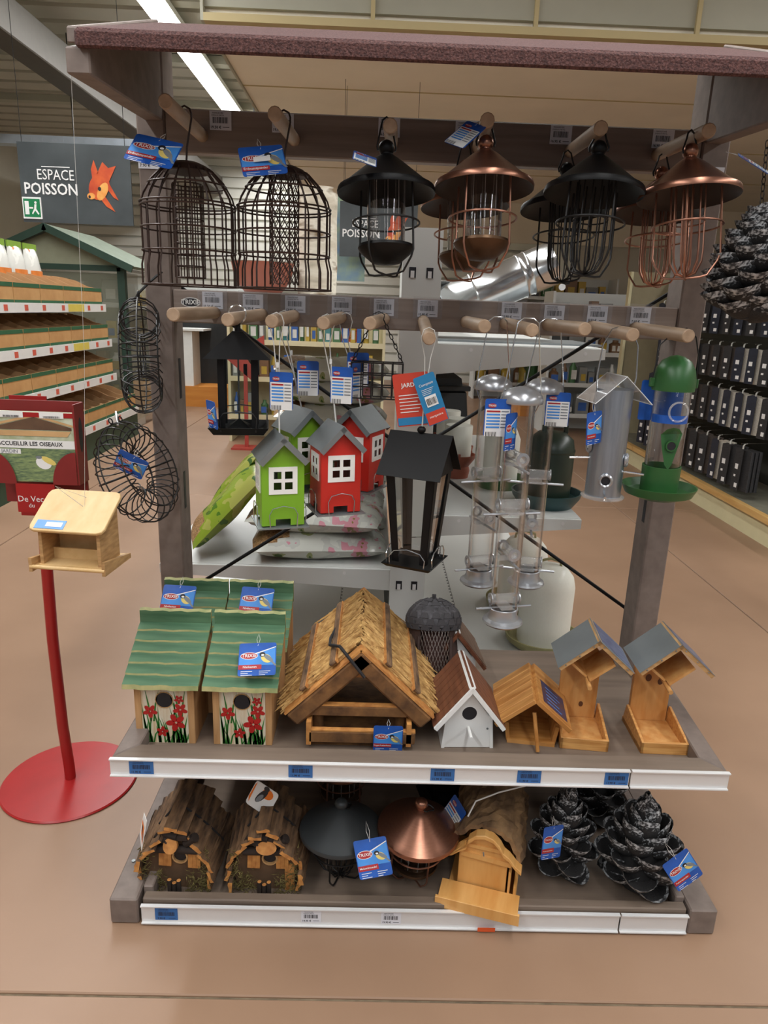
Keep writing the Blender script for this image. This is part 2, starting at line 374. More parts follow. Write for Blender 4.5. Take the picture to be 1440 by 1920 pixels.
def price_label(parent, loc, price, w=.054, h=.043, mat=None, rz=0., sleeve=False, rx=0.):
    c = MB().box(-w / 2, w / 2, -.0008, 0, -h / 2, h / 2).build('price_label', mat or LABW, parent, T(loc) @ RZ(rz) @ RX(rx))
    k = (w, h, price)
    if k not in _LB:
        b = MB(); y = -.0012
        b.text('MANGEOIRE', h * .12, -w * .12, h * .39, y, squash=.95).text('OISEAUX METAL', h * .1, -w * .12, h * .27, y)
        bars(b, -w * .36, w * .36, -h * .14, h * .18, y, len(price) + int(w * 1e4)); b.text(price, h * .2, -w * .22, -h * .36, y, bold=.02)
        b.rect(w * .1, w * .4, -h * .36, -h * .33, y)
        o = b.build('print', INK); _LB[k] = o.data; bpy.data.objects.remove(o)
    link('print', _LB[k], c)
    if sleeve: MB().box(-w * .72, w * .72, -.0016, -.0014, -h * .62, h * .7).build('clear_sleeve', SLEEVE, c)
    return c

# ================================================================ the display stand
ST = thing('display_stand', 'taupe wooden display stand with pegs, two shelves and felt roof', 'display stand', (.137, 1.97, 0))
def P(mb, name, mat, bev=.003, smooth=False): return mb.build(name, mat, ST, T((-.137, -1.97, 0)), smooth, bev)
XL0, XL1, XR0, XR1 = -.61, -.54, .812, .882
for a, b_ in ((XL0, XL1), (XR0, XR1)):
    o = P(MB().box(a, b_, 1.97, 2.07, .075, 2.12), 'post', TAUPE, .004)
    xx = b_ + .0004 if a < 0 else a - .0004
    for z in (.92, 1.24): MB().box(xx, xx + .0006, 2.005, 2.025, z, z + .11).build('slot', INK, o)
P(MB().box(XL1, XR0, 1.975, 2.015, 1.447, 1.532), 'middle_beam', TAUPE_B)
P(MB().box(XL1, XR0, 1.975, 2.015, 1.862, 1.962), 'upper_beam', TAUPE_B)
for x0, x1 in ((-.588, -.543), (.815, .86)):
    # tapering rafter from the front of the roof back to the post
    y0, y1 = 1.5, 2.42
    P(MB().hexa([(x0, y0, 1.9), (x1, y0, 1.9), (x1, 1.97, 1.93), (x0, 1.97, 1.93)], [(x0, y0, 1.945), (x1, y0, 1.945), (x1, 1.97, 2.11), (x0, 1.97, 2.11)]), 'rafter', TAUPE)
FELT = pm('red_mineral_felt', (108, 74, 70), .95, scale=220, rgb2=(56, 36, 36), bump=1., bscale=260)
r0 = MB()
r0.hexa([(-.565, 1.485, 1.938), (.86, 1.485, 1.938), (.86, 2.05, 2.142), (-.565, 2.05, 2.142)], [(-.565, 1.485, 1.972), (.86, 1.485, 1.972), (.86, 2.05, 2.17), (-.565, 2.05, 2.17)])
P(r0, 'roof_panel', FELT, .006)
for x in (-.583, .86): P(MB().hexa([(x, 1.5, 1.95), (x + .018, 1.5, 1.95), (x + .018, 2.05, 2.15), (x, 2.05, 2.15)], [(x, 1.5, 1.978), (x + .018, 1.5, 1.978), (x + .018, 2.05, 2.176), (x, 2.05, 2.176)]), 'roof_edge_strip', TAUPE)
for x0, x1 in ((-.615, -.545), (.838, .908)):
    f = P(MB().box(x0, x1, 1.435, 2.45, 0, .075), 'foot_beam', TAUPE, .004)
    for dx in (.02, .05): MB().cyl((x0 + dx, 1.56, .075), .005, .003, 10).build('bolt_head', ZINC, f, smooth=True)
# lower shelf
P(MB().box(-.535, .832, 1.45, 2.1, .025, .04), 'shelf_board', TAUPE_X)
P(MB().box(-.535, .832, 1.442, 1.468, .04, .072), 'shelf_rim', TAUPE_X)
P(MB().box(-.54, -.515, 1.468, 2.1, .04, .085), 'shelf_rim', TAUPE); P(MB().box(.812, .835, 1.468, 2.1, .04, .085), 'shelf_rim', TAUPE)
def rail(x0, x1, y, z0, z1):
    r = MB().box(x0, x1, y, y + .004, z0, z1).box(x0, x1, y - .006, y, z1 - .003, z1).box(x0, x1, y - .006, y, z0, z0 + .003)
    return P(r, 'price_rail', ALU, 0)
rail(-.537, .66, 1.434, .006, .06); rail(.664, .834, 1.434, .006, .06)
P(MB().box(-.535, .832, 2.085, 2.1, .04, .42), 'back_board', TAUPE_X)
# upper shelf
P(MB().box(-.575, .855, 1.45, 2.11, .425, .443), 'shelf_board', TAUPE_X)
P(MB().hexa([(-.58, 1.435, .443), (.862, 1.435, .443), (.816, 1.488, .443), (-.53, 1.488, .443)], [(-.58, 1.435, .482), (.862, 1.435, .482), (.816, 1.488, .482), (-.53, 1.488, .482)]), 'shelf_rim', TAUPE_X)
for s_ in (0, 1):
    a, b_ = ((-.58, -.53), (.862, .816))[s_]
    P(MB().hexa([(a, 1.435, .443), (b_, 1.488, .443), (b_ + .035 * s_, 1.965, .443), (a + .035 * s_, 1.965, .443)], [(a, 1.435, .482), (b_, 1.488, .482), (b_ + .035 * s_, 1.965, .482), (a + .035 * s_, 1.965, .482)]), 'shelf_rim', TAUPE)
rail(-.582, .628, 1.427, .438, .484); rail(.632, .864, 1.427, .438, .484)
P(MB().box(-.56, .84, 1.55, 1.6, .385, .425), 'shelf_bearer', TAUPE_X)
# crossing black brace rods behind
for a, b_ in (((-.575, 2.075, 1.56), (.845, 2.075, .6)), ((.845, 2.09, 1.585), (-.575, 2.09, .62))): P(MB().tube([a, b_], .0055, 8), 'brace_rod', BLACK, 0, True)
UPB = [-.448, -.218, .027, .246, .48, .701]; UPT = [(-.451, 1.9), (-.224, 1.885), (.018, 1.872), (.222, 1.89), (.463, 1.884), (.693, 1.888)]
MPB = [-.428, -.302, -.217, -.091, .025, .128, .242, .348, .462, .58, .699]
MPT = [(-.455, 1.472), (-.333, 1.465), (-.234, 1.465), (-.118, 1.465), (-.013, 1.468), (.123, 1.44), (.247, 1.471), (.356, 1.466), (.476, 1.473), (.587, 1.464), (.714, 1.466)]
for i in range(6): P(MB().tube([(UPB[i], 1.99, 1.902), (UPT[i][0], 1.66, UPT[i][1])], .0155, 12), 'peg', DOWEL, .002, True)
for i in range(11): P(MB().tube([(MPB[i], 1.99, 1.476), (MPT[i][0], 1.66, MPT[i][1])], .0155, 12), 'peg', DOWEL, .002, True)
OFF = (-.137, -1.97)
def plab(x, y, z, price, **k): return price_label(ST, (x + OFF[0], y + OFF[1], z), price, **k)
for x, pz, pr_ in zip((-.434, -.327, -.215, -.091, .021, .138, .363, .478, .594, .711), (1.507, 1.505, 1.505, 1.506, 1.505, 1.506, 1.508, 1.505, 1.507, 1.508),
                      ('10.50 \u20ac', '15.90 \u20ac', '13.80 \u20ac', '12.80 \u20ac', '2.30 \u20ac', '10.80 \u20ac', '10.90 \u20ac', '6.90 \u20ac', '8.50 \u20ac', '7.60 \u20ac')):
    plab(x, 1.9735, pz, pr_, sleeve=True)
MB().box(-.03, .03, -.0008, 0, -.012, .012).build('blank_label', SLEEVE, ST, T((.253 + OFF[0], 1.974 + OFF[1], 1.517)))
for x, pr_ in zip((-.401, -.246, .019, .212, .451, .71), ('19.50 \u20ac', '19.90 \u20ac', '16.50 \u20ac', '16.90 \u20ac', '16.95 \u20ac', '16.90 \u20ac')): plab(x, 1.9735, 1.937, pr_)
plab(-.579, 1.9685, 1.845, '7.90 \u20ac', w=.06, h=.05); plab(.845, 1.9685, 1.852, '7.00 \u20ac', w=.06, h=.05)
s = MB().ell(0, 0, .026, .0125, 0, 20).build('brand_sticker', PAPER, ST, T((-.492 + OFF[0], 1.9738 + OFF[1], 1.5)))
MB().ell(0, 0, .0235, .0105, -.0004, 20).build('sticker_ground', INK, s); MB().text('TRIXIE', .017, 0, 0, -.0008, bold=.02).build('lettering', PAPER, s)
for x in (-.51, -.142, .189, .392, .598): plab(x, 1.4265, .462, '11.90 \u20ac', w=.056, h=.036, mat=LABB)
plab(-.475, 1.4335, .034, '9.90 \u20ac', w=.056, h=.036, mat=LABB); plab(-.115, 1.4335, .035, '14.95 \u20ac', w=.05, h=.036); plab(.085, 1.4335, .035, '19.90 \u20ac', w=.05, h=.036)
MB().box(-.022, .022, -.001, 0, -.006, .006).build('price_label', pm('label_orange', (222, 92, 44), .5), ST, T((.325 + OFF[0], 1.426 + OFF[1], .012)))

# ================================================================ hung on the upper pegs
def hookwire(b, z0, zp, dy=0., r=.0022, wx=.014):     # loop from z0 up over a peg whose axis is at zp
    P_ = [(0, dy, z0), (.002, dy, z0 + .03), (wx, dy, zp - .01)] + [(wx * cos(R(a)), dy, zp + wx * sin(R(a))) for a in (0, 40, 90, 140, 180, 215)]
    b.tube(P_, r, 6)
def cage_feeder(loc, label, rz, inner):
    t = thing('cage_feeder', label, 'bird feeder', loc, rz, 'round squirrel cage feeders on the upper pegs')
    n = 18; b = MB()
    prof = [(.03, .26), (.055, .25), (.08, .225), (.098, .195), (.104, .175), (.104, .08), (.102, .07), (.108, .045), (.108, .002)]
    for i in range(n):
        a = 2 * pi * i / n; b.tube([(r * cos(a), r * sin(a), z) for r, z in prof], .0021, 5)
    b.build('cage_wires', BROWNW, t, smooth=True)
    for z, r in ((.218, .086), (.178, .106), (.171, .106), (.125, .106), (.076, .105), (.002, .109)):
        MB().ring((0, 0, z), r, .0021, 36).build('cage_ring', BROWNW, t, smooth=True)
    MB().lathe([(.055, .246), (.045, .258), (.025, .266), (.0001, .268)], 18).lathe([(.0001, .262), (.05, .244), (.055, .246)], 18).build('top_cap', BROWNW, t, smooth=True)
    if inner == 'wire':
        b = MB()
        for i in range(12): b.tube([(.034 * cos(i * pi / 6), .034 * sin(i * pi / 6), .02), (.034 * cos(i * pi / 6), .034 * sin(i * pi / 6), .22)], .0014, 4)
        for k in range(9): b.ring((0, 0, .02 + k * .025), .034, .0013, 18, 4)
        b.build('inner_basket', BROWNW, t)
    else:
        b = MB(); nn = 15
        for i in range(nn):
            for s_ in (1, -1): b.tube([(.034 * cos(2 * pi * i / nn + s_ * k * .42), .034 * sin(2 * pi * i / nn + s_ * k * .42), .012 + k * .0245) for k in range(11)], .0011, 3)
        b.build('mesh_tube', BROWNW, t)
    q = MB(); hookwire(q, .266, .365, 0, .0022); q.build('hook', BROWNW, t, smooth=True)
    return t
c1 = cage_feeder((-.434, 1.75, 1.535), 'brown wire cage feeder on the leftmost upper peg with inner coil basket', 8, 'wire')
hang_tag(c1, T((-.045, -.085, .29)) @ RZ(-8) @ RX(-38) @ RY(14), .105, .075, word='Erdnussspender')
c2 = cage_feeder((-.216, 1.75, 1.535), 'brown wire cage feeder with dark mesh tube inside, second upper peg', 3, 'mesh')
hang_tag(c2, T((-.045, -.075, .285)) @ RZ(6) @ RX(-28) @ RY(-10), .095, .07, word='Erdnussspender')
MB().box(-.018, .018, -.0005, 0, -.006, .006).build('price_sticker', PAPER, c2, T((-.04, -.094, .262)) @ RX(-28) @ RY(-10))

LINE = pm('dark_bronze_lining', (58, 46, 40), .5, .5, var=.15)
def lamp_feeder(loc, label, kind, mat, wmat, rz=0., peg=.34, lean=(-8, 0), group='lamp-shaped feeders with conical roofs'):
    t = thing('lamp_feeder', label, 'bird feeder', loc, rz, group)
    t.rotation_euler = (R(lean[0]), R(lean[1]), R(rz))
    MB().lathe([(.1075, .172), (.1085, .178), (.106, .185), (.092, .193), (.03, .243), (.016, .253), (.0001, .257)], 40).build('roof', mat, t, smooth=True)
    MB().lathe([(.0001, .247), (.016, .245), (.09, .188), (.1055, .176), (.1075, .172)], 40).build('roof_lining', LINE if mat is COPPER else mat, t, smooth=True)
    MB().ball((0, 0, .268), .0175, 14).cyl((0, 0, .25), .013, .01, 14).build('knob', mat, t, smooth=True)
    b = MB(); b.tube([(.019, 0, .262), (.021, 0, .27), (.012, 0, peg - .015), (.009, 0, peg - .003), (0, 0, peg + .004), (-.009, 0, peg - .003), (-.012, 0, peg - .015), (-.021, 0, .27), (-.019, 0, .262)], .0021, 6).build('handle', BLACKM, t, smooth=True)
    for i in range(4):
        a = R(45 + 90 * i); q = .066
        MB().tube([(q * cos(a), q * sin(a), .19), (q * 1.06 * cos(a), q * 1.06 * sin(a), .05), (q * .98 * cos(a), q * .98 * sin(a), .035), (.045 * cos(a), .045 * sin(a), .006), (.03 * cos(a), .03 * sin(a), .003), (0, 0, .002)], .0024, 6).build('guard_wire', wmat, t, smooth=True)
    MB().ring((0, 0, .112), .0735, .0022, 32, 6).build('guard_ring', wmat, t, smooth=True)
    if kind == 'tube':
        MB().lathe([(.042, .058), (.042, .215), (.0405, .215), (.0405, .058)], 28, closed=True).build('seed_tube', CLEAR, t, smooth=True)
        g = MB()
        for i in range(10): g.box(-.0008, .0008, -.0005, .0005, .06, .215, RZ(36 * i + 10) @ T((.0412, 0, 0)))
        g.build('tube_rib', CLEARB, t)
        MB().lathe([(.0615, .064), (.063, .058), (.058, .05), (.032, .028), (.0001, .024)], 32).lathe([(.0001, .045), (.055, .055), (.0615, .064)], 32).build('seed_tray', COPDARK if mat is COPPER else mat, t, smooth=True)
    else:
        for i in range(6):
            a = R(30 * i); q = .036
            U = [(q, .2), (q, .06), (q * .93, .035), (q * .6, .012), (0, .004)]
            MB().tube([(r * cos(a), r * sin(a), z) for r, z in U] + [(-r * cos(a), -r * sin(a), z) for r, z in U[-2::-1]], .0017, 5).build('basket_wire', wmat, t, smooth=True)
        MB().ring((0, 0, .12), .037, .0017, 24, 5).build('basket_ring', wmat, t, smooth=True)
    return t
COPW = pm('copper_wire', (172, 124, 104), .32, .85, var=.15)
l3 = lamp_feeder((.02, 1.67, 1.572), 'black lamp-shaped feeder with clear seed tube, hanging from third upper peg', 'tube', BLACK, BLACKM, 12, .328)
hang_tag(l3, T((-.062, -.075, .225)) @ RZ(20) @ RX(-55) @ RY(28), .05, .075, 'back')
l4 = lamp_feeder((.229, 1.66, 1.588), 'copper lamp-shaped feeder with clear seed tube, hanging from fourth upper peg', 'tube', COPPER, COPW, 4, .315)
hang_tag(l4, T((-.03, -.03, .292)) @ RZ(-14) @ RX(-38) @ RY(32), .05, .085, 'back')
lamp_feeder((.216, 1.86, 1.575), 'copper lamp-shaped feeder directly behind the front copper glass-tube feeder', 'tube', COPPER, COPW, 14, .325)
lamp_feeder((.46, 1.66, 1.586), 'black lamp-shaped fat ball feeder at the front of the fifth upper peg', 'balls', BLACK, BLACKM, -20, .305)
lamp_feeder((.46, 1.86, 1.578), 'black lamp-shaped fat ball feeder behind another on the fifth peg', 'balls', BLACK, BLACKM, 6, .31)
l6 = lamp_feeder((.686, 1.66, 1.588), 'copper lamp-shaped fat ball feeder at the front of the rightmost upper peg', 'balls', COPPER, COPW, 20, .308)
hang_tag(l6, T((.07, -.07, .245)) @ RZ(18) @ RX(-48) @ RY(-35), .05, .1, 'back')
lamp_feeder((.69, 1.86, 1.578), 'copper lamp-shaped fat ball feeder behind another on the rightmost peg', 'balls', COPPER, COPW, 0, .312)

# ---------------------------------------------------------------- pine cone feeders
CONE = pm('grey_brown_cone', (54, 52, 52), .8, scale=30, rgb2=(30, 29, 30), bump=.4)
CONEW = pm('frosted_cone_edge', (58, 58, 60), .85, scale=9, rgb2=(186, 188, 190), bump=.6, rp=(.42, .58))
CONES = pm('speckled_cone', (34, 34, 35), .85, scale=11, rgb2=(150, 152, 154), bump=.5, rp=(.52, .68))
_SC = None
def cone_scale_mesh():
    global _SC
    if _SC: return _SC
    # a concave spoon-shaped scale with a whitish rim; long axis is -Y (outwards), hollow face up
    b = MB(); nu, nv = 9, 6; g = {}
    for i in range(nu):
        a = pi * (i / (nu - 1)) - pi / 2
        for j in range(nv):
            t_ = (j / (nv - 1)) ** .62; w_ = sin(a) * .5 * (.35 + .65 * min(1, t_ * 1.5)); L_ = -t_ * (1.0 * cos(a) ** .6 if cos(a) > 0 else 0)
            z = .5 * t_ ** 2.2 * (.45 + .55 * cos(a)) + 1.3 * w_ * w_
            g[i, j] = len(b.v); b.v.append((w_, L_, z))
    top = len(b.v)
    for i in range(nu):
        for j in range(nv):
            x, y, z = b.v[g[i, j]]; b.v.append((x * .96, y * .97, z - .07 - .12 * (1 - j / (nv - 1))))
    off = nu * nv
    for i in range(nu - 1):
        for j in range(nv - 1):
            q = [g[i, j], g[i, j + 1], g[i + 1, j + 1], g[i + 1, j]]
            b.f.append(tuple(q)); b.mi.append(1 if j == nv - 2 else 0); b.f.append(tuple(k + off for k in q[::-1])); b.mi.append(1 if j == nv - 2 else 2 if j == nv - 3 else 0)
        q = [g[i, nv - 1], g[i + 1, nv - 1]]; b.f.append((q[0], q[0] + off, q[1] + off, q[1])); b.mi.append(1)
    o = b.build('scale', [CONE, CONEW, CONES], smooth=True); _SC = o.data; bpy.data.objects.remove(o); return _SC
def pine_cone(loc, label, h, r, rot=(0, 0, 0), n=52, chain=None, flip=False, group='cast pine cone feeders'):
    t = thing('pine_cone_feeder', label, 'bird feeder', loc, group=group, rot=tuple(R(a) for a in rot)); me = cone_scale_mesh()
    MB().lathe([(.0001, h * .02), (r * .34, h * .05), (r * .46, h * .25), (r * .42, h * .55), (r * .25, h * .88), (.0001, h * .95)], 16).build('core', CONE, t, smooth=True)
    for i in range(n):
        u = (i + .5) / n; a = i * 137.5
        z = h * (.04 + .92 * u ** .92); prof_ = sin(pi * min(1, (.22 + .78 * (1 - u)) * .62)) if u > .12 else .8
        rr = r * (.98 * prof_ * (1 - .25 * max(0, u - .7) / .3)); s_ = r * (.72 - .34 * u)
        tilt = min(64, -22 + 105 * u) if not chain else -4 + 52 * max(0, u - .3)
        M = RZ(a) @ T((0, -max(0., rr - s_ * .95), z)) @ RX(-tilt) @ Matrix.Diagonal((s_ * 1.12, s_ * .95, s_ * .8, 1))
        link('scale', me, t, M)
    if chain:
        k = int(chain / .014)
        for i in range(k):
            z = h * .97 + i * .014; b = MB(); b.tube([(.0045 * cos(R(q)), 0, .0085 * sin(R(q))) for q in range(0, 360, 45)], .0012, 4, True)
            b.build('chain_link', BLACKM, t, T((0, 0, z + .007)) @ RZ(90 * (i % 2)))
    return t
pine_cone((.85, 1.66, 1.5), 'large cast pine cone feeder hanging by a chain at the upper right', .225, .115, (0, -6, 20), 56, .165)

# ---------------------------------------------------------------- wire wreath feeders on the left post
def wreath(loc, label, rot, R0=.088, r0=.045, n=26):
    t = thing('wire_wreath_feeder', label, 'bird feeder', loc, group='coiled wire wreath feeders', rot=tuple(R(a) for a in rot))
    b = MB()
    for i in range(n):
        a = 2 * pi * i / n
        b.tube([((R0 + r0 * cos(R(q))) * cos(a), r0 * sin(R(q)), (R0 + r0 * cos(R(q))) * sin(a)) for q in range(0, 360, 24)], .0017, 4, True)
    b.build('wire_coils', BLACKM, t, smooth=True)
    for q in (0, 75, 180, 285):
        MB().ring((0, 0, 0), R0 + r0 * cos(R(q)), .002, 36, 5, T((0, r0 * sin(R(q)), 0)) @ RX(90)).build('hoop', BLACKM, t, smooth=True)
    for x in (-.02, .02): MB().ring((0, 0, 0), .007, .0018, 12, 5, T((x, 0, R0 + r0 + .007)) @ RX(90)).build('eyelet', BLACKM, t, smooth=True)
    return t
wu = wreath((-.6, 1.88, 1.362), 'black wire wreath feeder seen edge-on, hung from the left post', (0, 3, 104), .1, .046)
MB().tube([(.005, .012, .135), (0, .0, .155), (-.003, -.03, .185), (-.004, -.06, .21)], .0035, 6).build('hook', BLACKM, wu, smooth=True)
wl = wreath((-.603, 1.81, 1.072), 'black wire wreath feeder turned face-on below the other, with blue card', (-24, 0, 74), .094, .042)
MB().tube([(0, 0, .128), (.01, .0, .15), (.03, .01, .165)], .003, 6).build('hook', CHROME, wl, smooth=True)
hang_tag(wl, RZ(-74) @ RX(24) @ T((.04, -.075, .07)) @ RZ(-12) @ RY(50), .075, .06, 'front')
# ================================================================ hung on the middle pegs
def loop_over(b, z0, zp, r=.0012, wx=.017, x0=0., y=0., dx=0.):     # thin string: two strands that part round a peg
    b.tube([(x0, y, z0), (x0 + dx * .5, y, (z0 + zp) / 2 - .02), (x0 + dx - wx * .4, y, zp - .05), (x0 + dx - wx, y, zp - .004), (x0 + dx - wx * .7, y, zp + .013), (x0 + dx, y, zp + .0185),
            (x0 + dx + wx * .7, y, zp + .013), (x0 + dx + wx, y, zp - .004), (x0 + dx + wx * .4, y, zp - .05), (x0 + dx * .5 + .002, y, (z0 + zp) / 2 - .02), (x0 + .001, y, z0)], r, 4)
# black lantern with hipped roof
t = thing('lantern_feeder', 'black lantern bird feeder with flared hipped roof, on second middle peg', 'bird feeder', (-.322, 1.72, 1.203), 8)
H4 = lambda a, z: [(-a, -a, z), (a, -a, z), (a, a, z), (-a, a, z)]
b = MB(); lev = [(.076, .176), (.05, .2), (.026, .222), (.012, .236)]
for i in range(3):
    b.add(H4(*lev[i]) + H4(*lev[i + 1]), [(k, (k + 1) % 4, (k + 1) % 4 + 4, k + 4) for k in range(4)])
b.add(H4(.012, .236), [(0, 1, 2, 3)]); b.add(H4(.076, .176), [(3, 2, 1, 0)]); b.build('roof', BLACK, t)
MB().cyl((0, 0, .236), .007, .012, 10).ball((0, 0, .252), .007, 10).build('finial', BLACK, t, smooth=True)
MB().ring((0, 0, 0), .02, .0022, 20, 6, T((0, 0, .274)) @ RX(90)).build('hanging_ring', CHROME, t, smooth=True)
for sx in (-1, 1):
    for sy in (-1, 1): MB().box(-.0075, .0075, -.0015, .0015, .012, .178, T((sx * .038, sy * .044, 0))).box(-.0015, .0015, -.0045, .0045, .012, .178, T((sx * .0445, sy * .04, 0))).build('corner_post', BLACK, t)
for k in range(4): MB().box(-.032, .032, -.0008, .0008, .035, .176, RZ(90 * k) @ T((0, -.04, 0))).build('pane', GLASS, t)
MB().tube([(0, 0, .03), (0, 0, .236)], .0022, 8).build('centre_rod', CHROME, t, smooth=True)
b = MB(); b.add(H4(.058, 0) + H4(.07, .018), [(k, (k + 1) % 4, (k + 1) % 4 + 4, k + 4) for k in range(4)]); b.add(H4(.058, 0), [(3, 2, 1, 0)]); b.add(H4(.056, .002) + H4(.067, .018), [(k + 4, (k + 1) % 4 + 4, (k + 1) % 4, k) for k in range(4)]); b.add(H4(.056, .002), [(0, 1, 2, 3)])
b.add(H4(.07, .018) + H4(.067, .018), [(k, (k + 1) % 4, (k + 1) % 4 + 4, k + 4) for k in range(4)]); b.build('tray', BLACK, t)
b = MB(); b.add(H4(.038, .004) + [(0, 0, .032)], [(0, 1, 4), (1, 2, 4), (2, 3, 4), (3, 0, 4)]); b.build('seed_pyramid', BLACK, t)
for k in range(4): MB().tube([(-.04, -.066, .008), (-.042, -.066, .04), (-.034, -.066, .052), (0, -.066, .056), (.034, -.066, .052), (.042, -.066, .04), (.04, -.066, .008)], .0016, 5, M=RZ(90 * k)).build('perch_wire', BLACKM, t, smooth=True)
hang_tag(t, T((-.062, -.066, .075)) @ RZ(-62) @ RX(6), .05, .065, 'front', thread=0)

# little painted house feeders with zinc roofs
HGREEN = pm('apple_green_lacquer', (122, 172, 42), .4, var=.05); HRED = pm('red_lacquer', (198, 44, 34), .4, var=.05)
WINW = pm('window_frame_white', (240, 240, 236), .45, var=.02)
PANE = clear('window_pane', f=.2, tint=(.55, .6, .55))
def house_feeder(loc, label, mat, rz, tags=(), string=None):
    t = thing('house_feeder', label, 'bird feeder', loc, rz, 'painted house feeders with zinc roofs')
    w_, d_ = .05, .05; zb, ze, za = .006, .168, .218
    # hollow body: front and back gable walls with window openings left as real holes (four strips + mullions), side walls
    def wall(M, gable):
        b = MB(); wx0, wx1, wz0, wz1 = -.024, .024, .092, .142; hx, hz = .018, .022
        b.box(-w_, wx0, -.0012, 0, hz, ze).box(wx1, w_, -.0012, 0, hz, ze).box(wx0, wx1, -.0012, 0, hz, wz0).box(wx0, wx1, -.0012, 0, wz1, ze).box(-w_, -hx, -.0012, 0, zb, hz).box(hx, w_, -.0012, 0, zb, hz)
        if gable: b.prism([(-w_, ze), (w_, ze), (0, za)], -.0012, 0)
        o = b.build('wall', mat, t, M)
        f = MB(); y0, y1 = -.0035, -.0012; a, c = .034, .008
        f.box(-a, -a + .0115, y0, y1, wz0 - c, wz1 + c).box(a - .0115, a, y0, y1, wz0 - c, wz1 + c).box(-a + .0115, a - .0115, y0, y1, wz0 - c, wz0 + .003).box(-a + .0115, a - .0115, y0, y1, wz1 - .003, wz1 + c)
        f.box(-.004, .004, y0, y1, wz0 + .003, wz1 - .003).box(-a + .0115, -.004, y0, y1, .113, .121).box(.004, a - .0115, y0, y1, .113, .121)
        f.build('window_frame', WINW, o); MB().rect(wx0, wx1, wz0, wz1, .0006).build('window_pane', PANE, o)
    for k in range(4): wall(RZ(90 * k) @ T((0, -w_, 0)), k % 2 == 0)
    for s_ in (-1, 1):
        L_ = .1; b = MB().box(0, .082, -.066, .066, 0, .0016, T((0, 0, za + .004)) @ (RY(45) if s_ > 0 else RZ(180) @ RY(45)))
        b.box(0, .083, -.068, -.066, -.012, .0016, T((0, 0, za + .004)) @ (RY(45) if s_ > 0 else RZ(180) @ RY(45)))
        b.box(0, .083, .066, .068, -.012, .0016, T((0, 0, za + .004)) @ (RY(45) if s_ > 0 else RZ(180) @ RY(45))).build('roof_sheet', ZINC, t)
    MB().box(-.062, .062, -.062, .062, 0, .003).build('base_tray', ZINC, t)
    for k in range(4):
        MB().tube([(-.032, -.059, .003), (-.034, -.059, .035), (-.026, -.059, .05), (0, -.059, .056), (.026, -.059, .05), (.034, -.059, .035), (.032, -.059, .003)], .0013, 5, M=RZ(90 * k)).build('perch_wire', CHROME, t, smooth=True)
    if string:
        b = MB(); loop_over(b, za, string[1] - loc[2], .0013, .017, dx=string[0]); M = RZ(-rz)
        b.box(string[0] * .6 - .003, string[0] * .6 + .003, -.002, .002, za + (string[1] - loc[2] - za) * .6, za + (string[1] - loc[2] - za) * .6 + .012)
        b.build('string', NYLON, t, M)
    for (x, y, z, k, a) in tags: hang_tag(t, RZ(-rz) @ T((x, y, z)) @ RZ(a), .056 if k == 'back' else .06, .088, k, thread=0)
    return t
house_feeder((-.222, 1.69, .985), 'apple green house feeder with white windows and zinc roof, in front', HGREEN, 17, [(.006, -.006, .36, 'back', -8)], (-.005, 1.466))
house_feeder((-.09, 1.75, 1.005), 'front red house feeder with white windows, beside the green one', HRED, 20, [(.012, -.006, .352, 'back', -14), (.05, .04, .36, 'back', 60)], (-.025, 1.466))
house_feeder((-.19, 1.9, 1.02), 'green house feeder mostly hidden behind the front green one, roof showing', HGREEN, 30, [(.02, -.04, .34, 'back', 6)], (-.045, 1.47))
house_feeder((-.032, 1.905, 1.025), 'red house feeder behind the front red one, side windows showing', HRED, -24, [(-.01, -.035, .36, 'back', 4)], (-.045, 1.47))

# wire suet basket on two chains
t = thing('suet_basket', 'small black rectangular wire suet basket hanging on two chains', 'bird feeder', (.008, 1.78, 1.288), -4)
b = MB(); W_, D_, H_ = .0625, .026, .086
for y in (-D_, D_):
    for i in range(6): x = -W_ + i * 2 * W_ / 5; b.tube([(x, y, 0), (x, y, H_)], .0016, 5)
    for i in range(4): z = H_ * i / 3; b.tube([(-W_, y, z), (W_, y, z)], .0018, 5)
for i in range(6): x = -W_ + i * 2 * W_ / 5; b.tube([(x, -D_, 0), (x, D_, 0)], .0016, 5)
for x in (-W_, W_):
    for i in range(4): b.tube([(x, -D_, H_ * i / 3), (x, D_, H_ * i / 3)], .0018, 5)
    b.tube([(x, 0, 0), (x, 0, H_)], .0016, 5)
b.build('wire_basket', BLACKM, t, smooth=True)
for s_ in (-1, 1):
    a = Vector((s_ * W_, 0, H_)); e = Vector((s_ * .012, -.01, .188)); n = 9
    for i in range(n):
        p = a.lerp(e, i / n); q = a.lerp(e, (i + 1) / n); d = q - p
        MB().tube([(.0035 * cos(R(g)), 0, .0075 * sin(R(g))) for g in range(0, 360, 45)], .0012, 4, True).build('chain_link', BLACKM, t, T((p + q) / 2) @ d.to_track_quat('Z', 'Y').to_matrix().to_4x4() @ RZ(90 * (i % 2)))
MB().tube([(-.012, -.01, .188), (-.014, -.01, .2), (0, -.01, .207), (.014, -.01, .2), (.012, -.01, .188)], .0013, 5).build('peg_loop', BLACKM, t, smooth=True)

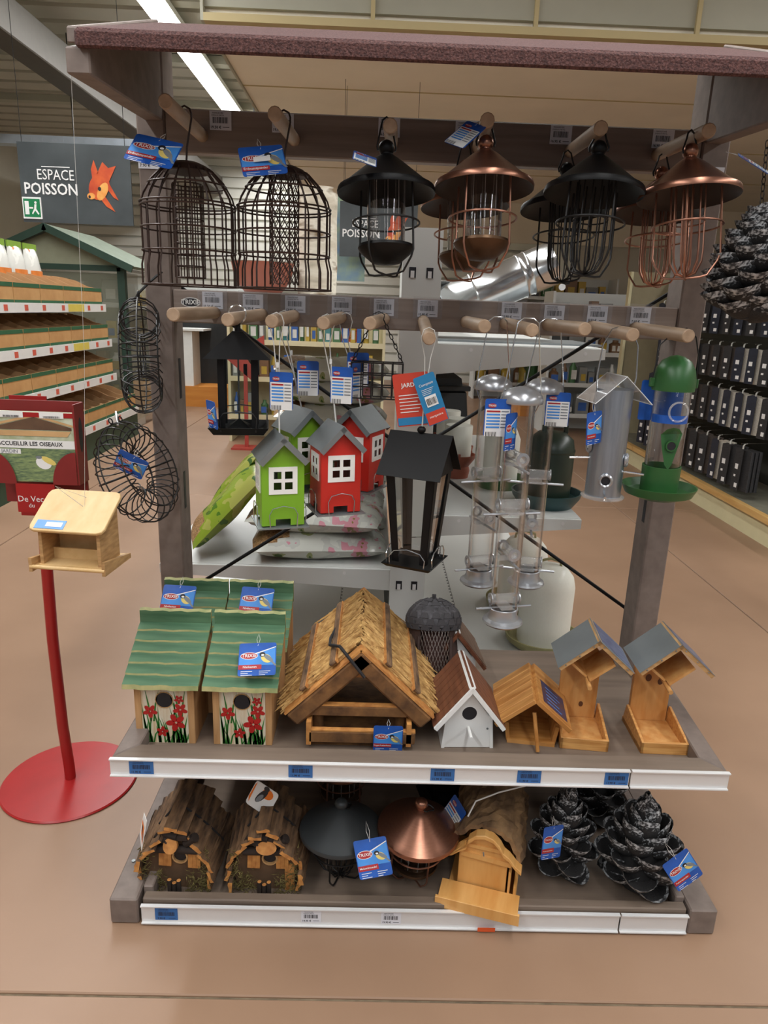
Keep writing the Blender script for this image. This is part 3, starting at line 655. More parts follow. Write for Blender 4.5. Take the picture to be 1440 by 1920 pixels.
# tall black feeder with pitched roof on a string
t = thing('silo_feeder', 'tall black tapering feeder with pitched black roof, hung by a string', 'bird feeder', (.118, 1.69, .888), -24)
hb, ht, z0, z1 = .044, .062, .012, .235
for sx in (-1, 1):
    for sy in (-1, 1):
        m_ = .017
        MB().hexa([(sx * hb, sy * hb, z0), (sx * (hb - m_), sy * hb, z0), (sx * (hb - m_), sy * (hb - .002), z0), (sx * hb, sy * (hb - .002), z0)], [(sx * ht, sy * ht, z1), (sx * (ht - m_ * 1.3), sy * ht, z1), (sx * (ht - m_ * 1.3), sy * (ht - .002), z1), (sx * ht, sy * (ht - .002), z1)]) \
            .hexa([(sx * hb, sy * hb, z0), (sx * hb, sy * (hb - m_), z0), (sx * (hb - .002), sy * (hb - m_), z0), (sx * (hb - .002), sy * hb, z0)], [(sx * ht, sy * ht, z1), (sx * ht, sy * (ht - m_ * 1.3), z1), (sx * (ht - .002), sy * (ht - m_ * 1.3), z1), (sx * (ht - .002), sy * ht, z1)]).build('corner_post', BLACK, t)
for k in range(2):
    MB().add([(-hb + .004, -hb + .003, z0 + .02), (hb - .004, -hb + .003, z0 + .02), (ht - .004, -ht + .003, z1), (-ht + .004, -ht + .003, z1)], [(0, 1, 2, 3)], RZ(180 * k)).build('pane', GLASS, t)
    MB().add([(-hb + .004, -hb + .003, z0 + .02), (hb - .004, -hb + .003, z0 + .02), (ht - .004, -ht + .003, z1), (-ht + .004, -ht + .003, z1)], [(0, 1, 2, 3)], RZ(180 * k + 90)).build('side_pane', GLASS, t)
for s_ in (-1, 1): MB().box(-.08, .08, 0, .125, 0, .0016, T((0, 0, .33)) @ (RX(-50) if s_ > 0 else RZ(180) @ RX(-50))).build('roof_sheet', BLACK, t)
for y in (-.066, .064): MB().prism([(-.062, .235), (.062, .235), (0, .318)], y, y + .002, RZ(90)).build('gable_plate', BLACK, t)
b = MB(); b.add(H4(.055, 0) + H4(.066, .01), [(k, (k + 1) % 4, (k + 1) % 4 + 4, k + 4) for k in range(4)]); b.add(H4(.055, .0005), [(3, 2, 1, 0)]); b.add(H4(.055, .0015), [(0, 1, 2, 3)]); b.build('tray', BLACK, t)
for k in range(4): MB().tube([(-.044, -.06, .006), (-.046, -.06, .03), (-.034, -.06, .045), (0, -.06, .052), (.034, -.06, .045), (.046, -.06, .03), (.044, -.06, .006)], .0015, 5, M=RZ(90 * k)).build('perch_wire', CHROME, t, smooth=True)
b = MB(); loop_over(b, .33, 1.445 - .888, .0011, .017, dx=.006); b.build('string', NYLON, t, RZ(24)); MB().ball((0, 0, .338), .011, 10, None, (1, 1, .8)).build('stopper', BLACK, t, smooth=True)
CRED = pm('card_brick_red', (196, 66, 48), .4, var=.06); CTEAL = pm('card_teal_blue', (38, 122, 172), .4, var=.06)
c = MB().prism(rrect(.085, .125, .004, 0), 0, .0008).build('info_card', CRED, t, RZ(24) @ T((-.034, .01, .47)) @ RZ(-12) @ RY(-9)); c['label'] = 'brick red printed card with teal lower band'
q = MB(); q.rect(-.04, .04, -.122, -.104, -.0012); q.m = 1; q.text('JARDIN', .014, .0, -.028, -.0012, bold=.02)
for i in range(6): q.rect(-.032, .02 - .004 * (i % 3), -.052 - .008 * i, -.05 - .008 * i, -.0012)
q.build('print', [CTEAL, PAPER], c)
c = MB().prism(rrect(.052, .12, .004, 0), 0, .0008).build('info_card', CTEAL, t, RZ(24) @ T((-.004, -.012, .468)) @ RZ(8) @ RY(-22)); c['label'] = 'narrow teal card with red foot and barcode'
q = MB(); q.rect(-.024, .024, -.118, -.088, -.0012); q.m = 1; q.rect(-.014, .014, -.076, -.05, -.0012); q.text('Comptoir', .009, 0, -.022, -.0012); q.text('mangeoire', .008, 0, -.1, -.0014)
for i in range(4): q.rect(-.016, .014 - .003 * i, -.034 - .004 * i, -.033 - .004 * i, -.0012)
q.m = 2; bars(q, -.012, .012, -.072, -.056, -.0018, 5); q.build('print', [CRED, PAPER, INK], c)

# clear tube feeders with silver caps
def tube_feeder(loc, label, H_, rz, tags=(), peg=1.47, ports=((.07, 0), (.2, 90), (.32, 0), (.44, 90))):
    t = thing('tube_feeder', label, 'bird feeder', loc, rz, 'clear tube feeders with silver caps'); r = .034
    MB().lathe([(r, .03), (r, H_ - .02), (r - .0015, H_ - .02), (r - .0015, .03)], 28, closed=True).build('tube', CLEAR, t, smooth=True)
    MB().lathe([(.0001, .0), (.046, .002), (.052, .008), (.05, .013), (.04, .018), (.036, .03), (.037, .045), (.0345, .047)], 28).build('base', SILVER, t, smooth=True)
    MB().lathe([(.05, H_ - .035), (.0515, H_ - .03), (.047, H_ - .015), (.03, H_ - .002), (.008, H_ + .004), (.0001, H_ + .005)], 28).lathe([(.0001, H_ - .02), (.04, H_ - .025), (.05, H_ - .035)], 28).build('cap', SILVER, t, smooth=True)
    for z, a in ports:
        M = RZ(a) @ T((0, 0, z))
        p = MB().tube([(-.037, 0, 0), (.037, 0, 0)], .0135, 14).build('port_tube', CLEARB, t, M, True)
        for s_ in (-1, 1): MB().lathe([(.009, .036), (.016, .036), (.0165, .039), (.009, .04)], 16, RY(90 * s_), closed=True).build('port_collar', SILVER, p, smooth=True)
        MB().tube([(-.075, 0, -.024), (.075, 0, -.024)], .0033, 8).build('perch', SILVER, p, smooth=True)
        MB().box(-.018, .018, -.0305, .0305, -.02, -.018).build('baffle', CLEARB, p)
    b = MB(); zp = peg - loc[2]
    b.tube([(-.036, 0, H_ - .06), (-.05, 0, H_ - .03), (-.042, 0, H_ + .03), (-.03, 0, zp - .02), (-.026, 0, zp + .012), (-.012, 0, zp + .022), (.012, 0, zp + .022), (.026, 0, zp + .012), (.03, 0, zp - .02), (.042, 0, H_ + .03), (.05, 0, H_ - .03), (.036, 0, H_ - .06)], .0017, 5).build('handle', CHROME, t, smooth=True)
    for (x, y, z, k, a) in tags: hang_tag(t, RZ(-rz) @ T((x, y, z)) @ RZ(a), .062 if k == 'back' else .05, .088, k, thread=0)
    return t
tube_feeder((.352, 1.69, .728), 'long clear tube feeder with silver cap, nearest of its group', .605, 12, [(-.06, -.03, .575, 'back', 4), (-.028, -.042, .545, 'front', 48)])
tube_feeder((.31, 1.86, .77), 'clear tube feeder behind the long one, on its left side', .575, 20, ports=((.07, 0), (.2, 90), (.32, 0)))
tube_feeder((.447, 1.875, .765), 'clear tube feeder behind the long one, on its right side', .575, -10, [(.03, -.04, .54, 'back', -6)], ports=((.07, 0), (.19, 90), (.32, 0)))

# brushed metal tube feeder with clear roof
BRUSH = pm('brushed_aluminium', (172, 180, 190), .32, .85, scale=30, stretch=(3, 3, .3), rgb2=(150, 158, 168))
t = thing('metal_tube_feeder', 'brushed grey metal tube feeder under a folded clear roof', 'bird feeder', (.588, 1.74, 1.062), 6)
MB().lathe([(.0001, .006), (.044, .006), (.044, .272), (.0001, .272)], 32).build('tube', BRUSH, t, smooth=True)
MB().lathe([(.0001, 0), (.052, 0), (.054, .004), (.05, .008), (.0001, .008)], 28).build('base', CLEARB, t, smooth=True)
for s_ in (-1, 1): MB().box(0, .094, -.058, .058, 0, .0014, T((0, 0, .305)) @ (RY(42) if s_ > 0 else RZ(180) @ RY(42))).build('roof_sheet', CLEARB, t)
EDGE = pm('clear_edge', (232, 236, 238), .2, var=.02)
b = MB()
for y in (-.058, .058): b.tube([(-.0705, y, .242), (0, y, .306), (.0705, y, .242)], .0012, 4)
for x in (-.0705, .0705): b.tube([(x, -.058, .242), (x, .058, .242)], .0012, 4)
b.tube([(0, -.058, .306), (0, .058, .306)], .0012, 4).build('roof_edge', EDGE, t)
for z, a in ((.052, -20), (.1, 62), (.13, -100)):
    M = RZ(a) @ T((0, -.044, z))
    c = MB().lathe([(.011, 0), (.0165, -.001), (.018, .004), (.014, .008), (.011, .006)], 18, RX(90)).build('port_collar', SILVER, t, M, True)
    MB().lathe([(.0001, .002), (.012, .002)], 16, RX(90)).build('port_hole', INK, c); MB().tube([(0, 0, -.03), (0, -.048, -.032)], .003, 8).build('perch', CHROME, c, smooth=True)
MB().tube([(-.042, 0, .24), (-.05, 0, .3), (-.044, 0, .375), (-.025, 0, .412), (0, 0, .42), (.025, 0, .412), (.044, 0, .375), (.05, 0, .3), (.042, 0, .24)], .0019, 6).build('handle', CHROME, t, smooth=True)
hang_tag(t, T((-.062, -.04, .215)) @ RZ(24) @ RY(-6), .05, .08, 'front', thread=.03)

# green and clear seed feeder with tray
PGREEN = pm('bottle_green_plastic', (44, 92, 46), .38, var=.1)
t = thing('tray_tube_feeder', 'clear tube feeder with green dome lid and round green tray', 'bird feeder', (.733, 1.75, 1.062), 0)
MB().lathe([(.0001, .004), (.05, 0), (.082, .012), (.0905, .03), (.092, .034), (.089, .034), (.08, .016), (.05, .006), (.0001, .008)], 44).build('tray', PGREEN, t, smooth=True)
MB().lathe([(.0455, .006), (.046, .05), (.047, .085), (.0445, .085), (.043, .05), (.043, .006)], 32).build('lower_collar', PGREEN, t, smooth=True)
MB().lathe([(.042, .03), (.0435, .285), (.042, .285), (.0405, .03)], 32, closed=True).build('tube', CLEAR, t, smooth=True)
MB().lathe([(.05, .272), (.051, .284), (.0505, .3), (.046, .322), (.034, .343), (.016, .354), (.0001, .357)], 32).lathe([(.0001, .29), (.048, .285), (.05, .272)], 32).build('lid', PGREEN, t, smooth=True)
for s_ in (-1, 1): MB().cb((s_ * .053, 0, .29), (.012, .014, .022)).build('lid_lug', PGREEN, t, bev=.002)
prt = MB()
if True:
    prt.add([(.0455 * cos(R(-94 + d)), .0455 * sin(R(-94 + d)), z) for d, z in ((-34, .168), (34, .172), (24, .14), (10, .095), (0, .082), (-12, .095), (-26, .135))], [(0, 6, 5, 4, 3, 2, 1)])
    prt.add([(.0455 * cos(R(-94 + d)), .0455 * sin(R(-94 + d)), z) for d, z in ((-34, .168), (-18, .182), (0, .187), (20, .184), (34, .172))], [(0, 4, 3, 2, 1)])
pp = prt.build('port_plate', PGREEN, t); MB().lathe([(.0001, .0), (.0105, .0)], 16, RZ(-4) @ T((0, -.0475, .142)) @ RX(90)).build('port_hole', INK, pp); MB().lathe([(.0105, 0), (.0135, .0), (.0135, .003), (.0105, .003)], 18, RZ(-4) @ T((0, -.0455, .142)) @ RX(90), closed=True).build('port_collar', PGREEN, pp, smooth=True)
MB().ring((0, 0, 0), .023, .0025, 24, 6, T((.003, -.0455, .225)) @ RX(90)).build('ring_moulding', CLEARB, t, smooth=True)
MB().tube([(-.055, 0, .29), (-.05, 0, .33), (-.046, 0, .38), (-.012, 0, .415), (.012, 0, .42), (.038, 0, .4), (.05, 0, .36), (.055, 0, .29)], .0018, 5).build('handle', BLACKM, t, smooth=True)
hang_tag(t, T((-.005, .047, .285)), .11, .1, None, thread=0); q = MB().lathe([(.0437, .195), (.0437, .215)], 20, a0=R(185), a1=R(355)).build('paper_band', BLUE, t)

# ================================================================ red book stand and wooden feeder at the left
REDM = pm('red_powder_coat', (158, 30, 30), .35, var=.06)
REDD = pm('dark_red_card', (128, 34, 32), .5, var=.06)
t = thing('book_stand', 'red steel floor stand with round base, holding an open book', 'floor stand', (-.94, 1.985, 0))
MB().lathe([(.0001, 0), (.205, 0), (.207, .004), (.203, .008), (.0001, .011)], 56).build('base_plate', REDM, t, smooth=True)
MB().tube([(-.0, -.0, .008), (.0, -.0, .05), (-.008, 0, .2), (-.012, 0, .5), (-.002, -.01, .8), (.012, -.02, 1.02)], .0165, 16).build('pole', REDM, t, smooth=True)
MB().box(-.05, .05, -.03, -.024, .9, 1.24).build('back_plate', REDM, t)
c = MB().box(-.098, .118, -.05, -.044, .975, 1.245).build('book_box', REDD, t, T((.075, -.1, 0)) @ RZ(0)); c['label'] = 'dark red display box for the book'
hx = T((.075, -.1, 0))
s_ = MB()
s_.box(.118, .123, -.11, -.05, 1.04, 1.245); s_.build('side_panel', REDD, t, hx)
MB().lathe([(.0001, 0), (1, 0)], 24, hx @ T((.1232, -.08, 1.165)) @ RY(90) @ Matrix.Diagonal((.045, .012, 1, 1))).build('hand_slot', INK, t)
for x, a0, a1 in ((.118, 90, 180), (-.098, 0, 90)):
    MB().flat([(x, 1.04)] + [(x + .062 * cos(R(a0 + (a1 - a0) * i / 10)), 1.04 + .085 * sin(R(a0 + (a1 - a0) * i / 10))) for i in range(11)], -.112, hx).build('corner_flap', REDD, t)
MB().box(-.04, .058, -.112, -.108, .965, 1.04).build('name_panel', REDM, t, hx)
q = MB(); q.text('De Vecchi', .022, .008, 1.0, -.1125); q.text('du', .016, -.004, .983, -.1125); q.build('lettering', PAPER, t, hx)
LEAFP = pm('book_photo_foliage', (146, 164, 108), .5, scale=60, stretch=(1, 1, 4), rgb2=(78, 100, 78)); BKB = pm('book_photo_brown', (112, 84, 62), .5, scale=20, rgb2=(84, 62, 46)); BKT = pm('book_photo_timber', (198, 160, 112), .5, scale=20)
bk = thing('gardening_book', 'garden bird book with feeder cover photo, standing in red holder', 'book', (-.865, 1.785, 1.045)); 
MB().box(-.098, .118, -.006, .012, 0, .178).build('cover', pm('book_cover', (206, 212, 190), .35, scale=30, rgb2=(150, 160, 120)), bk, bev=.001)
q = MB(); y = -.0068; q.m = 0; q.rect(-.098, .118, .0, .086, y); q.m = 1; q.flat([(-.08, .134), (.112, .134), (.112, .141), (.02, .166), (-.08, .14)], y)
q.m = 2; q.flat([(-.09, .118), (.1, .118), (.11, .132), (-.08, .132)], y * 1.05); q.flat([(-.086, .141), (.02, .167), (.118, .142), (.118, .147), (.02, .174), (-.086, .147)], y * 1.05)
q.m = 3; q.rect(-.098, .118, .087, .108, y * 1.02); q.m = 4; q.text('ACCUEILLIR LES OISEAUX', .0145, .005, .098, y * 1.1, bold=.02, squash=.98)
q.m = 3; q.rect(-.098, -.02, .072, .084, y * 1.03); q.m = 5; q.text('AU JARDIN', .0125, -.058, .078, y * 1.1, bold=.01)
q.m = 3; q.ell(.035, .05, .02, .016, y * 1.05, ang=-20); q.m = 6; q.ell(.048, .056, .02, .0075, y * 1.08, ang=-28); q.m = 5; q.ell(.024, .064, .008, .004, y * 1.1)
q.m = 7; q.rect(-.098, .118, .166, .178, y * 1.12); q.m = 3; q.rect(-.065, -.005, .164, .18, y * 1.2); q.rect(.035, .095, .164, .18, y * 1.2)
q.m = 4; bars(q, -.055, -.015, .165, .17, y * 1.3, 3); bars(q, .045, .085, .165, .17, y * 1.3, 4); q.build('cover_print', [LEAFP, BKB, BKT, PAPER, INK, GREYP, CREAMP, REDM], bk)
# plywood house feeder on a thread
t = thing('plywood_feeder', 'pale plywood bird feeder with rounded sloping roof, hanging by threads', 'bird feeder', (-.685, 1.645, .885), -6)
ro = MB(); M = T((0, -.088, .095)) @ RX(31)
LAY = Matrix(((1, 0, 0, 0), (0, 0, 1, 0), (0, -1, 0, 0), (0, 0, 0, 1)))     # lays an upright card down flat
ro.prism(rrect(.18, .135, .016, .135), -.008, 0, M @ LAY)
ro.build('roof', PLY, t, bev=.0015)
for x in (-.07, .07): MB().hexa([(x - .004, -.075, .01), (x + .004, -.075, .01), (x + .004, .02, .01), (x - .004, .02, .01)], [(x - .004, -.075, .1), (x + .004, -.075, .1), (x + .004, .02, .155), (x - .004, .02, .155)]).build('side_wall', PLYD, t)
MB().box(-.066, .066, .0, .006, .016, .15).build('back_wall', PLY, t); MB().box(-.085, .085, -.08, .03, .006, .014).build('floor_board', PLY, t)
MB().box(-.066, .066, -.03, -.024, .014, .04).build('seed_stop', PLY, t)
for x in (-.088, .088): MB().prism([(-.095, .0), (.04, .0), (.04, .012), (-.095, .034)], -.004, .004, T((x, 0, 0)) @ RZ(90)).build('side_rail', PLYD, t)
MB().tube([(-.09, -.092, .012), (.09, -.092, .012)], .005, 10).build('perch', PLY, t, smooth=True)
st = MB().box(-.07, .0, -.0006, .0002, 0, .026).build('price_sticker', BLUE2, t, M @ T((-.006, .006, .0085)) @ LAY)
MB().rect(-.045, -.006, .006, .02, -.0012).build('sticker_panel', PAPER, st)
b = MB(); b.tube([(.015, -.02, .14), (.07, -.07, .5), (.108, -.11, 1.02)], .0004, 4); b.tube([(.015, -.02, .14), (-.03, -.06, .2), (.01, .0, .16)], .0007, 4); b.build('thread', NYLON, t)
# ================================================================ upper shelf: nest boxes
ZS = .443                                   # top of the upper shelf board
NB = pm('nest_box_wood', (196, 152, 104), .6, scale=14, stretch=(5, 5, .6), rgb2=(164, 120, 76)); NBW = pm('washed_white_panel', (226, 220, 204), .6, scale=24, stretch=(4, 4, .5), rgb2=(204, 176, 136))
LEAFG = pm('painted_leaf', (44, 112, 40), .55, var=.25, scale=40); FLOWR = pm('painted_flower', (176, 34, 30), .5, var=.12, scale=40)
def nest_box(loc, label, rz, tg=None):
    t = thing('nest_box', label, 'nest box', loc, rz, 'green-roofed nest boxes with painted flowers')
    w_, d_, hf, hb = .0725, .14, .16, .25         # half width, depth, front and back height; front face at y=0
    fr = MB().box(-w_ + .016, w_ - .016, 0, .01, 0, hf).build('front_panel', NBW, t)
    MB().lathe([(.0001, 0), (.0205, 0)], 20, T((0, -.0006, .12)) @ RX(90)).build('entrance_hole', INK, fr)
    MB().lathe([(.0205, 0), (.0225, .0), (.0225, .0015), (.0205, .0015)], 20, T((0, 0, .12)) @ RX(90), closed=True).build('hole_rim', PLYD, fr)
    for s_ in (-1, 1):
        x0, x1 = sorted((s_ * w_, s_ * (w_ - .016)))
        MB().hexa([(x0, -.002, 0), (x1, -.002, 0), (x1, d_, 0), (x0, d_, 0)], [(x0, -.002, hf), (x1, -.002, hf), (x1, d_, hb), (x0, d_, hb)]).build('side_panel', NB, t, bev=.001)
    MB().box(-w_ - .014, w_ + .014, d_, d_ + .014, 0, hb + .035).build('back_panel', NB, t)
    b = MB(); rr = random.Random(5)               # painted leaves and flowers, a film of paint on the panel
    for i in range(34):
        x = rr.uniform(-.05, .05); h = rr.uniform(.05, .12) if rr.random() < .6 else rr.uniform(.02, .05); bend = rr.uniform(-.022, .022); wd = rr.uniform(.0015, .0028)
        P_ = [(x, .001), (x + bend * .25, h * .5), (x + bend, h)]
        x2 = [min(.0555, max(-.0555, q[0])) for q in P_]
        b.flat([(x2[0] - wd, P_[0][1]), (x2[0] + wd, P_[0][1]), (x2[1] + wd, P_[1][1]), (x2[2], P_[2][1]), (x2[1] - wd, P_[1][1])], -.0006)
    for x, h, bend in ((-.035, .155, -.012), (-.028, .15, .016), (.036, .15, -.014), (.04, .155, .012), (.03, .145, -.02)):
        b.flat([(x - .002, .06), (x + .002, .06), (x + .002 + bend * .4, .11), (x + bend, h), (x - .002 + bend * .4, .11)], -.0006)
    b.m = 1
    for x, z, s_ in ((-.036, .088, .0165), (.036, .122, .011), (.038, .094, .0165), (.026, .058, .022), (-.008, .032, .0135)):
        for k in range(5): a = R(72 * k + 18 + x * 900); b.ell(x + s_ * .62 * cos(a), z + s_ * .62 * sin(a), s_ * .52, s_ * .34, -.0009, 10, ang=math.degrees(a))
    b.build('painted_flowers', [LEAFG, FLOWR], fr)
    n = 6; L = math.hypot(d_ + .02, hb - hf + .01); M0 = T((0, -.026, hf + .004)) @ RX(math.degrees(math.atan2(hb - hf + .012, d_ + .026)))
    for k in range(n):
        rr = random.Random(k + int(loc[0] * 100)); sg = L / n
        wv = [(-.0945 + rr.uniform(-.002, .002), 0), (.0945 + rr.uniform(-.002, .002), 0)]
        b = MB(); nx = 12; M = M0 @ T((0, k * sg, .0)) @ RX(-7)
        V = []; F_ = []
        for i in range(nx + 1):
            x = -.0905 + .181 * i / nx; e = .001 * sin(i * 1.3 + k * 2) + rr.uniform(-.001, .001)
            V += [(x, -.004 + e, .001), (x, .003 + e, .0105), (x, sg + .004, .0105), (x, sg + .004, .001)]
        for i in range(nx):
            a = 4 * i; c = a + 4
            for j in range(4):
                F_.append((a + j, a + (j + 1) % 4, c + (j + 1) % 4, c + j)); b.mi.append(1 if j == 0 else 0)
        F_ += [(3, 2, 1, 0), (4 * nx, 4 * nx + 1, 4 * nx + 2, 4 * nx + 3)]; b.mi += [1, 1]; b.v = V; b.f = F_
        b.build('roof_board', [GREEN, RUBB], t, M)
    b = MB(); V = []; nx = 12
    zt = hb + .012
    for i in range(nx + 1):
        x = -.0905 + .181 * i / nx; e = .0015 * sin(i * 2.1)
        V += [(x, d_ - .012, zt - .02), (x, d_ - .012, zt + .036 + e), (x, d_ - .002, zt + .04 + e), (x, d_ - .002, zt - .02)]
    for i in range(nx):
        a = 4 * i; c = a + 4
        for j in range(4): b.f.append((a + j, a + (j + 1) % 4, c + (j + 1) % 4, c + j)); b.mi.append(1 if j == 1 else 0)
    b.f += [(3, 2, 1, 0), (4 * nx, 4 * nx + 1, 4 * nx + 2, 4 * nx + 3)]; b.mi += [1, 1]; b.v = V; b.build('ridge_board', [GREEN, RUBB], t)
    if tg: hang_tag(t, T((tg[0], tg[1], tg[2])) @ RZ(tg[4]) @ RX(-tg[3]) @ RY(tg[5]), .09, .085, word='Nistkasten', thread=.035)
    return t
nest_box((-.488, 1.552, ZS), 'front left green-roofed nest box with red painted flowers, no card on roof', 0)
nest_box((-.298, 1.552, ZS), 'front right green-roofed nest box with blue card lying on its roof', 0, (.035, .035, .256, 52, 0, -4))
nest_box((-.486, 1.765, ZS), 'rear left green-roofed nest box standing behind the two front ones', 0, (-.03, .07, .3, 42, 0, 2))
nest_box((-.301, 1.765, ZS), 'rear right green-roofed nest box with blue card, beside the thatched house', 0, (.0, .07, .3, 42, 0, 3))

# ---------------------------------------------------------------- thatched feeder house
STRAW = pm('straw', (218, 178, 112), .75, scale=45, stretch=(1, 1, 1), rgb2=(160, 116, 62)); STRAWD = pm('straw_bed', (128, 92, 50), .9, scale=50, rgb2=(92, 64, 34))
LOGB = pm('half_log_bark', (132, 92, 52), .85, scale=24, stretch=(1.2, 2, 1.2), rgb2=(84, 56, 32), bump=.6)
t = thing('thatched_feeder', 'thatched wooden bird house with log gable and straw roof', 'bird feeder', (-.01, 1.57, ZS), 0)
hs, ze, za, dp = .182, .085, .262, .37
sl = math.atan2(za - ze, hs); SL = math.hypot(hs, za - ze)
def slope(s_): return T((0, 0, za)) @ (Matrix() if s_ > 0 else Matrix.Diagonal((-1, 1, 1, 1))) @ RY(math.degrees(sl))   # x = down the slope, y back, z outwards
for s_ in (-1, 1):
    for y in (-.02, dp - .02):
        MB().hexa([(-.004, y, -.042), (SL, y, -.042), (SL, y + .034, -.042), (-.004, y + .034, -.042)], [(-.004, y, .0), (SL, y, .0), (SL, y + .034, .0), (-.004, y + .034, .0)], slope(s_)).build('gable_log', [LOGB], t, bev=.006)
        MB().box(-.004, SL, y + .002, y + .032, .0005, .006, slope(s_)).build('gable_cap', ENDG, t)
    MB().box(0, SL, .0, dp - .01, -.016, .002, slope(s_)).build('roof_bed', STRAWD, t)
    b = MB(); rr = random.Random(3 + s_)
    for i in range(2300):                          # loose straws, laid along the fall of the roof
        x0 = rr.uniform(-.01, SL * .82); y0 = rr.uniform(.012, dp - .01); L = rr.uniform(.05, .12); ang = rr.gauss(0, .3); lift = rr.uniform(.0, .012)
        x1 = min(SL + rr.uniform(-.01, .035), x0 + L * cos(ang)); y1 = min(dp + .005, max(.008, y0 + L * sin(ang))); w_ = rr.uniform(.001, .003)
        z0 = rr.uniform(.003, .014); z1 = z0 + rr.uniform(-.004, .006); d = Vector((x1 - x0, y1 - y0, 0)).normalized(); nx_ = Vector((-d.y, d.x, 0)) * w_
        a = Vector((x0, y0, z0)); e = Vector((x1, y1, z1)); up = Vector((0, 0, w_))
        b.add([a + nx_, a - nx_, a + up * 1.6, e + nx_ * .5, e - nx_ * .5, e + up], [(0, 3, 5, 2), (1, 2, 5, 4), (0, 2, 1), (3, 4, 5), (0, 1, 4, 3)], slope(s_))
    o = b.build('straw_thatch', STRAW, t); o['kind'] = 'stuff'
    for k, y in enumerate((SL * .3, SL * .7)):
        q = MB().box(y - .01, y + .01, -.006, dp - .01, .014, .026, slope(s_)).build('batten', BARK, t, bev=.004)
        MB().box(y - .0125, y - .0098, -.006, dp - .01, .013, .0225, slope(s_)).build('batten_edge', ENDG, q)
for x in (-.105, .105):
    for y in (.03, .3): MB().cyl((x, y, .01), .015, .16, 10).build('post', LOGB, t, smooth=True)
MB().prism([(-.12, .152), (.12, .152), (0, .235)], .31, .325).build('back_gable', LOGB, t); MB().box(-.06, .06, .012, .024, .178, .19).build('collar_tie', ENDG, t)
MB().box(-.13, .13, -.01, .33, 0, .012).build('floor_board', LOGB, t)
for z0, z1, x0, x1, yy in ((.082, .11, -.13, .12, -.012), (.018, .05, -.125, .14, -.03)):
    q = MB().box(x0, x1, yy, yy + .016, z0, z1).build('front_rail', LOGB, t, bev=.003); MB().box(x0, x1, yy + .001, yy + .015, z1, z1 + .004).build('rail_cap', ENDG, q)
MB().box(-.13, -.118, -.03, .33, .012, .075).build('side_rail', ENDG, t); MB().box(.118, .13, -.03, .33, .012, .075).build('side_rail', ENDG, t)
S1 = slope(-1)
MB().tube([S1 @ Vector(p) for p in ((.075, .21, .02), (.085, .13, .03), (.08, .08, .034), (.045, .03, .03), (.03, -.024, .006), (.035, -.03, -.05))], .0042, 6).build('carrying_cord', CORD, t, smooth=True)
tg = hang_tag(t, T((.072, -.048, .076)) @ RX(4), .072, .075, 'front', word='Vogel-Futterhaus', thread=.02); tg['label'] = 'blue and green printed card with a tit'

# ---------------------------------------------------------------- acorn feeder
ACB = pm('acorn_brown', (74, 54, 48), .7, scale=16, rgb2=(52, 38, 34), bump=.2); ACC = pm('acorn_cap_grey', (96, 94, 98), .8, scale=60, rgb2=(46, 44, 46), bump=.5)
t = thing('acorn_feeder', 'acorn-shaped cast feeder with scaly grey cap and mesh front', 'bird feeder', (.196, 1.85, ZS), 0, rot=(R(-17), 0, 0))
bp = [(.0001, 0), (.03, .006), (.055, .03), (.07, .065), (.073, .105), (.07, .19)]
MB().lathe(bp, 28, a0=R(-55), a1=R(235)).build('shell', ACB, t, smooth=True)
MB().lathe([(r * .72, z * .96 + .004) for r, z in bp], 24).build('seed_core', pm('acorn_inside', (44, 26, 24), .9, scale=60, rgb2=(70, 40, 32), bump=.5), t, smooth=True)
b = MB(); pf = lambda z: .0735 * math.sqrt(max(.02, 1 - max(0, (.105 - z) / .107) ** 2)) if z < .105 else .0735
for i in range(15):
    for s_ in (1, -1):
        P_ = []
        for k in range(11):
            z = .012 + k * .0185; a = -125 + i * 5.0 + s_ * k * 5.2; a = -90 + ((i - 7) * 7.5) + s_ * (k - 4) * 5
            if -128 < a < -52: P_.append((pf(z) * .985 * cos(R(a)), pf(z) * .985 * sin(R(a)), z))
        if len(P_) > 1: b.tube(P_, .0009, 3)
b.build('front_mesh', pm('mesh_steel', (150, 140, 134), .35, .7), t)
b = MB(); P_ = [(pf(.012 + k * .0185) * cos(R(-128)), pf(.012 + k * .0185) * sin(R(-128)), .012 + k * .0185) for k in range(9)]
b.tube(P_, .005, 6); b.tube([(-x, y, z) for x, y, z in P_], .005, 6); b.build('mesh_rim', ACB, t, smooth=True)
cp = MB().lathe([(.072, .182), (.08, .188), (.08, .205), (.072, .23), (.05, .25), (.02, .26), (.0001, .262)], 28).build('cap', ACC, t, smooth=True)
bm_ = MB().hexa([(-.5, 0, -.5), (.5, 0, -.5), (.5, .5, -.5), (-.5, .5, -.5)], [(-.28, -.1, .3), (.28, -.1, .3), (.3, .5, .5), (-.3, .5, .5)]); so_ = bm_.build('cap_scale', ACC); sme = so_.data; bpy.data.objects.remove(so_)
for j, (r, z, tl, nn) in enumerate(((.079, .188, 5, 16), (.08, .204, -10, 16), (.074, .222, -30, 14), (.062, .238, -48, 12), (.045, .252, -62, 9), (.025, .26, -76, 5))):
    for i in range(nn): link('cap_scale', sme, cp, RZ(360 * (i + .5 * (j % 2)) / nn) @ T((0, -r, z)) @ RX(tl) @ Matrix.Diagonal((.027, .02, .02, 1)))
MB().cyl((0, 0, .26), .006, .014, 8).build('stalk', ACC, t)
tagp = MB().box(-.018, .018, -.0005, .0005, 0, .045).build('price_sticker', pm('pale_lilac_label', (176, 180, 214), .4), t, T((-.028, -.058, .03)) @ RZ(-22) @ RX(-14))

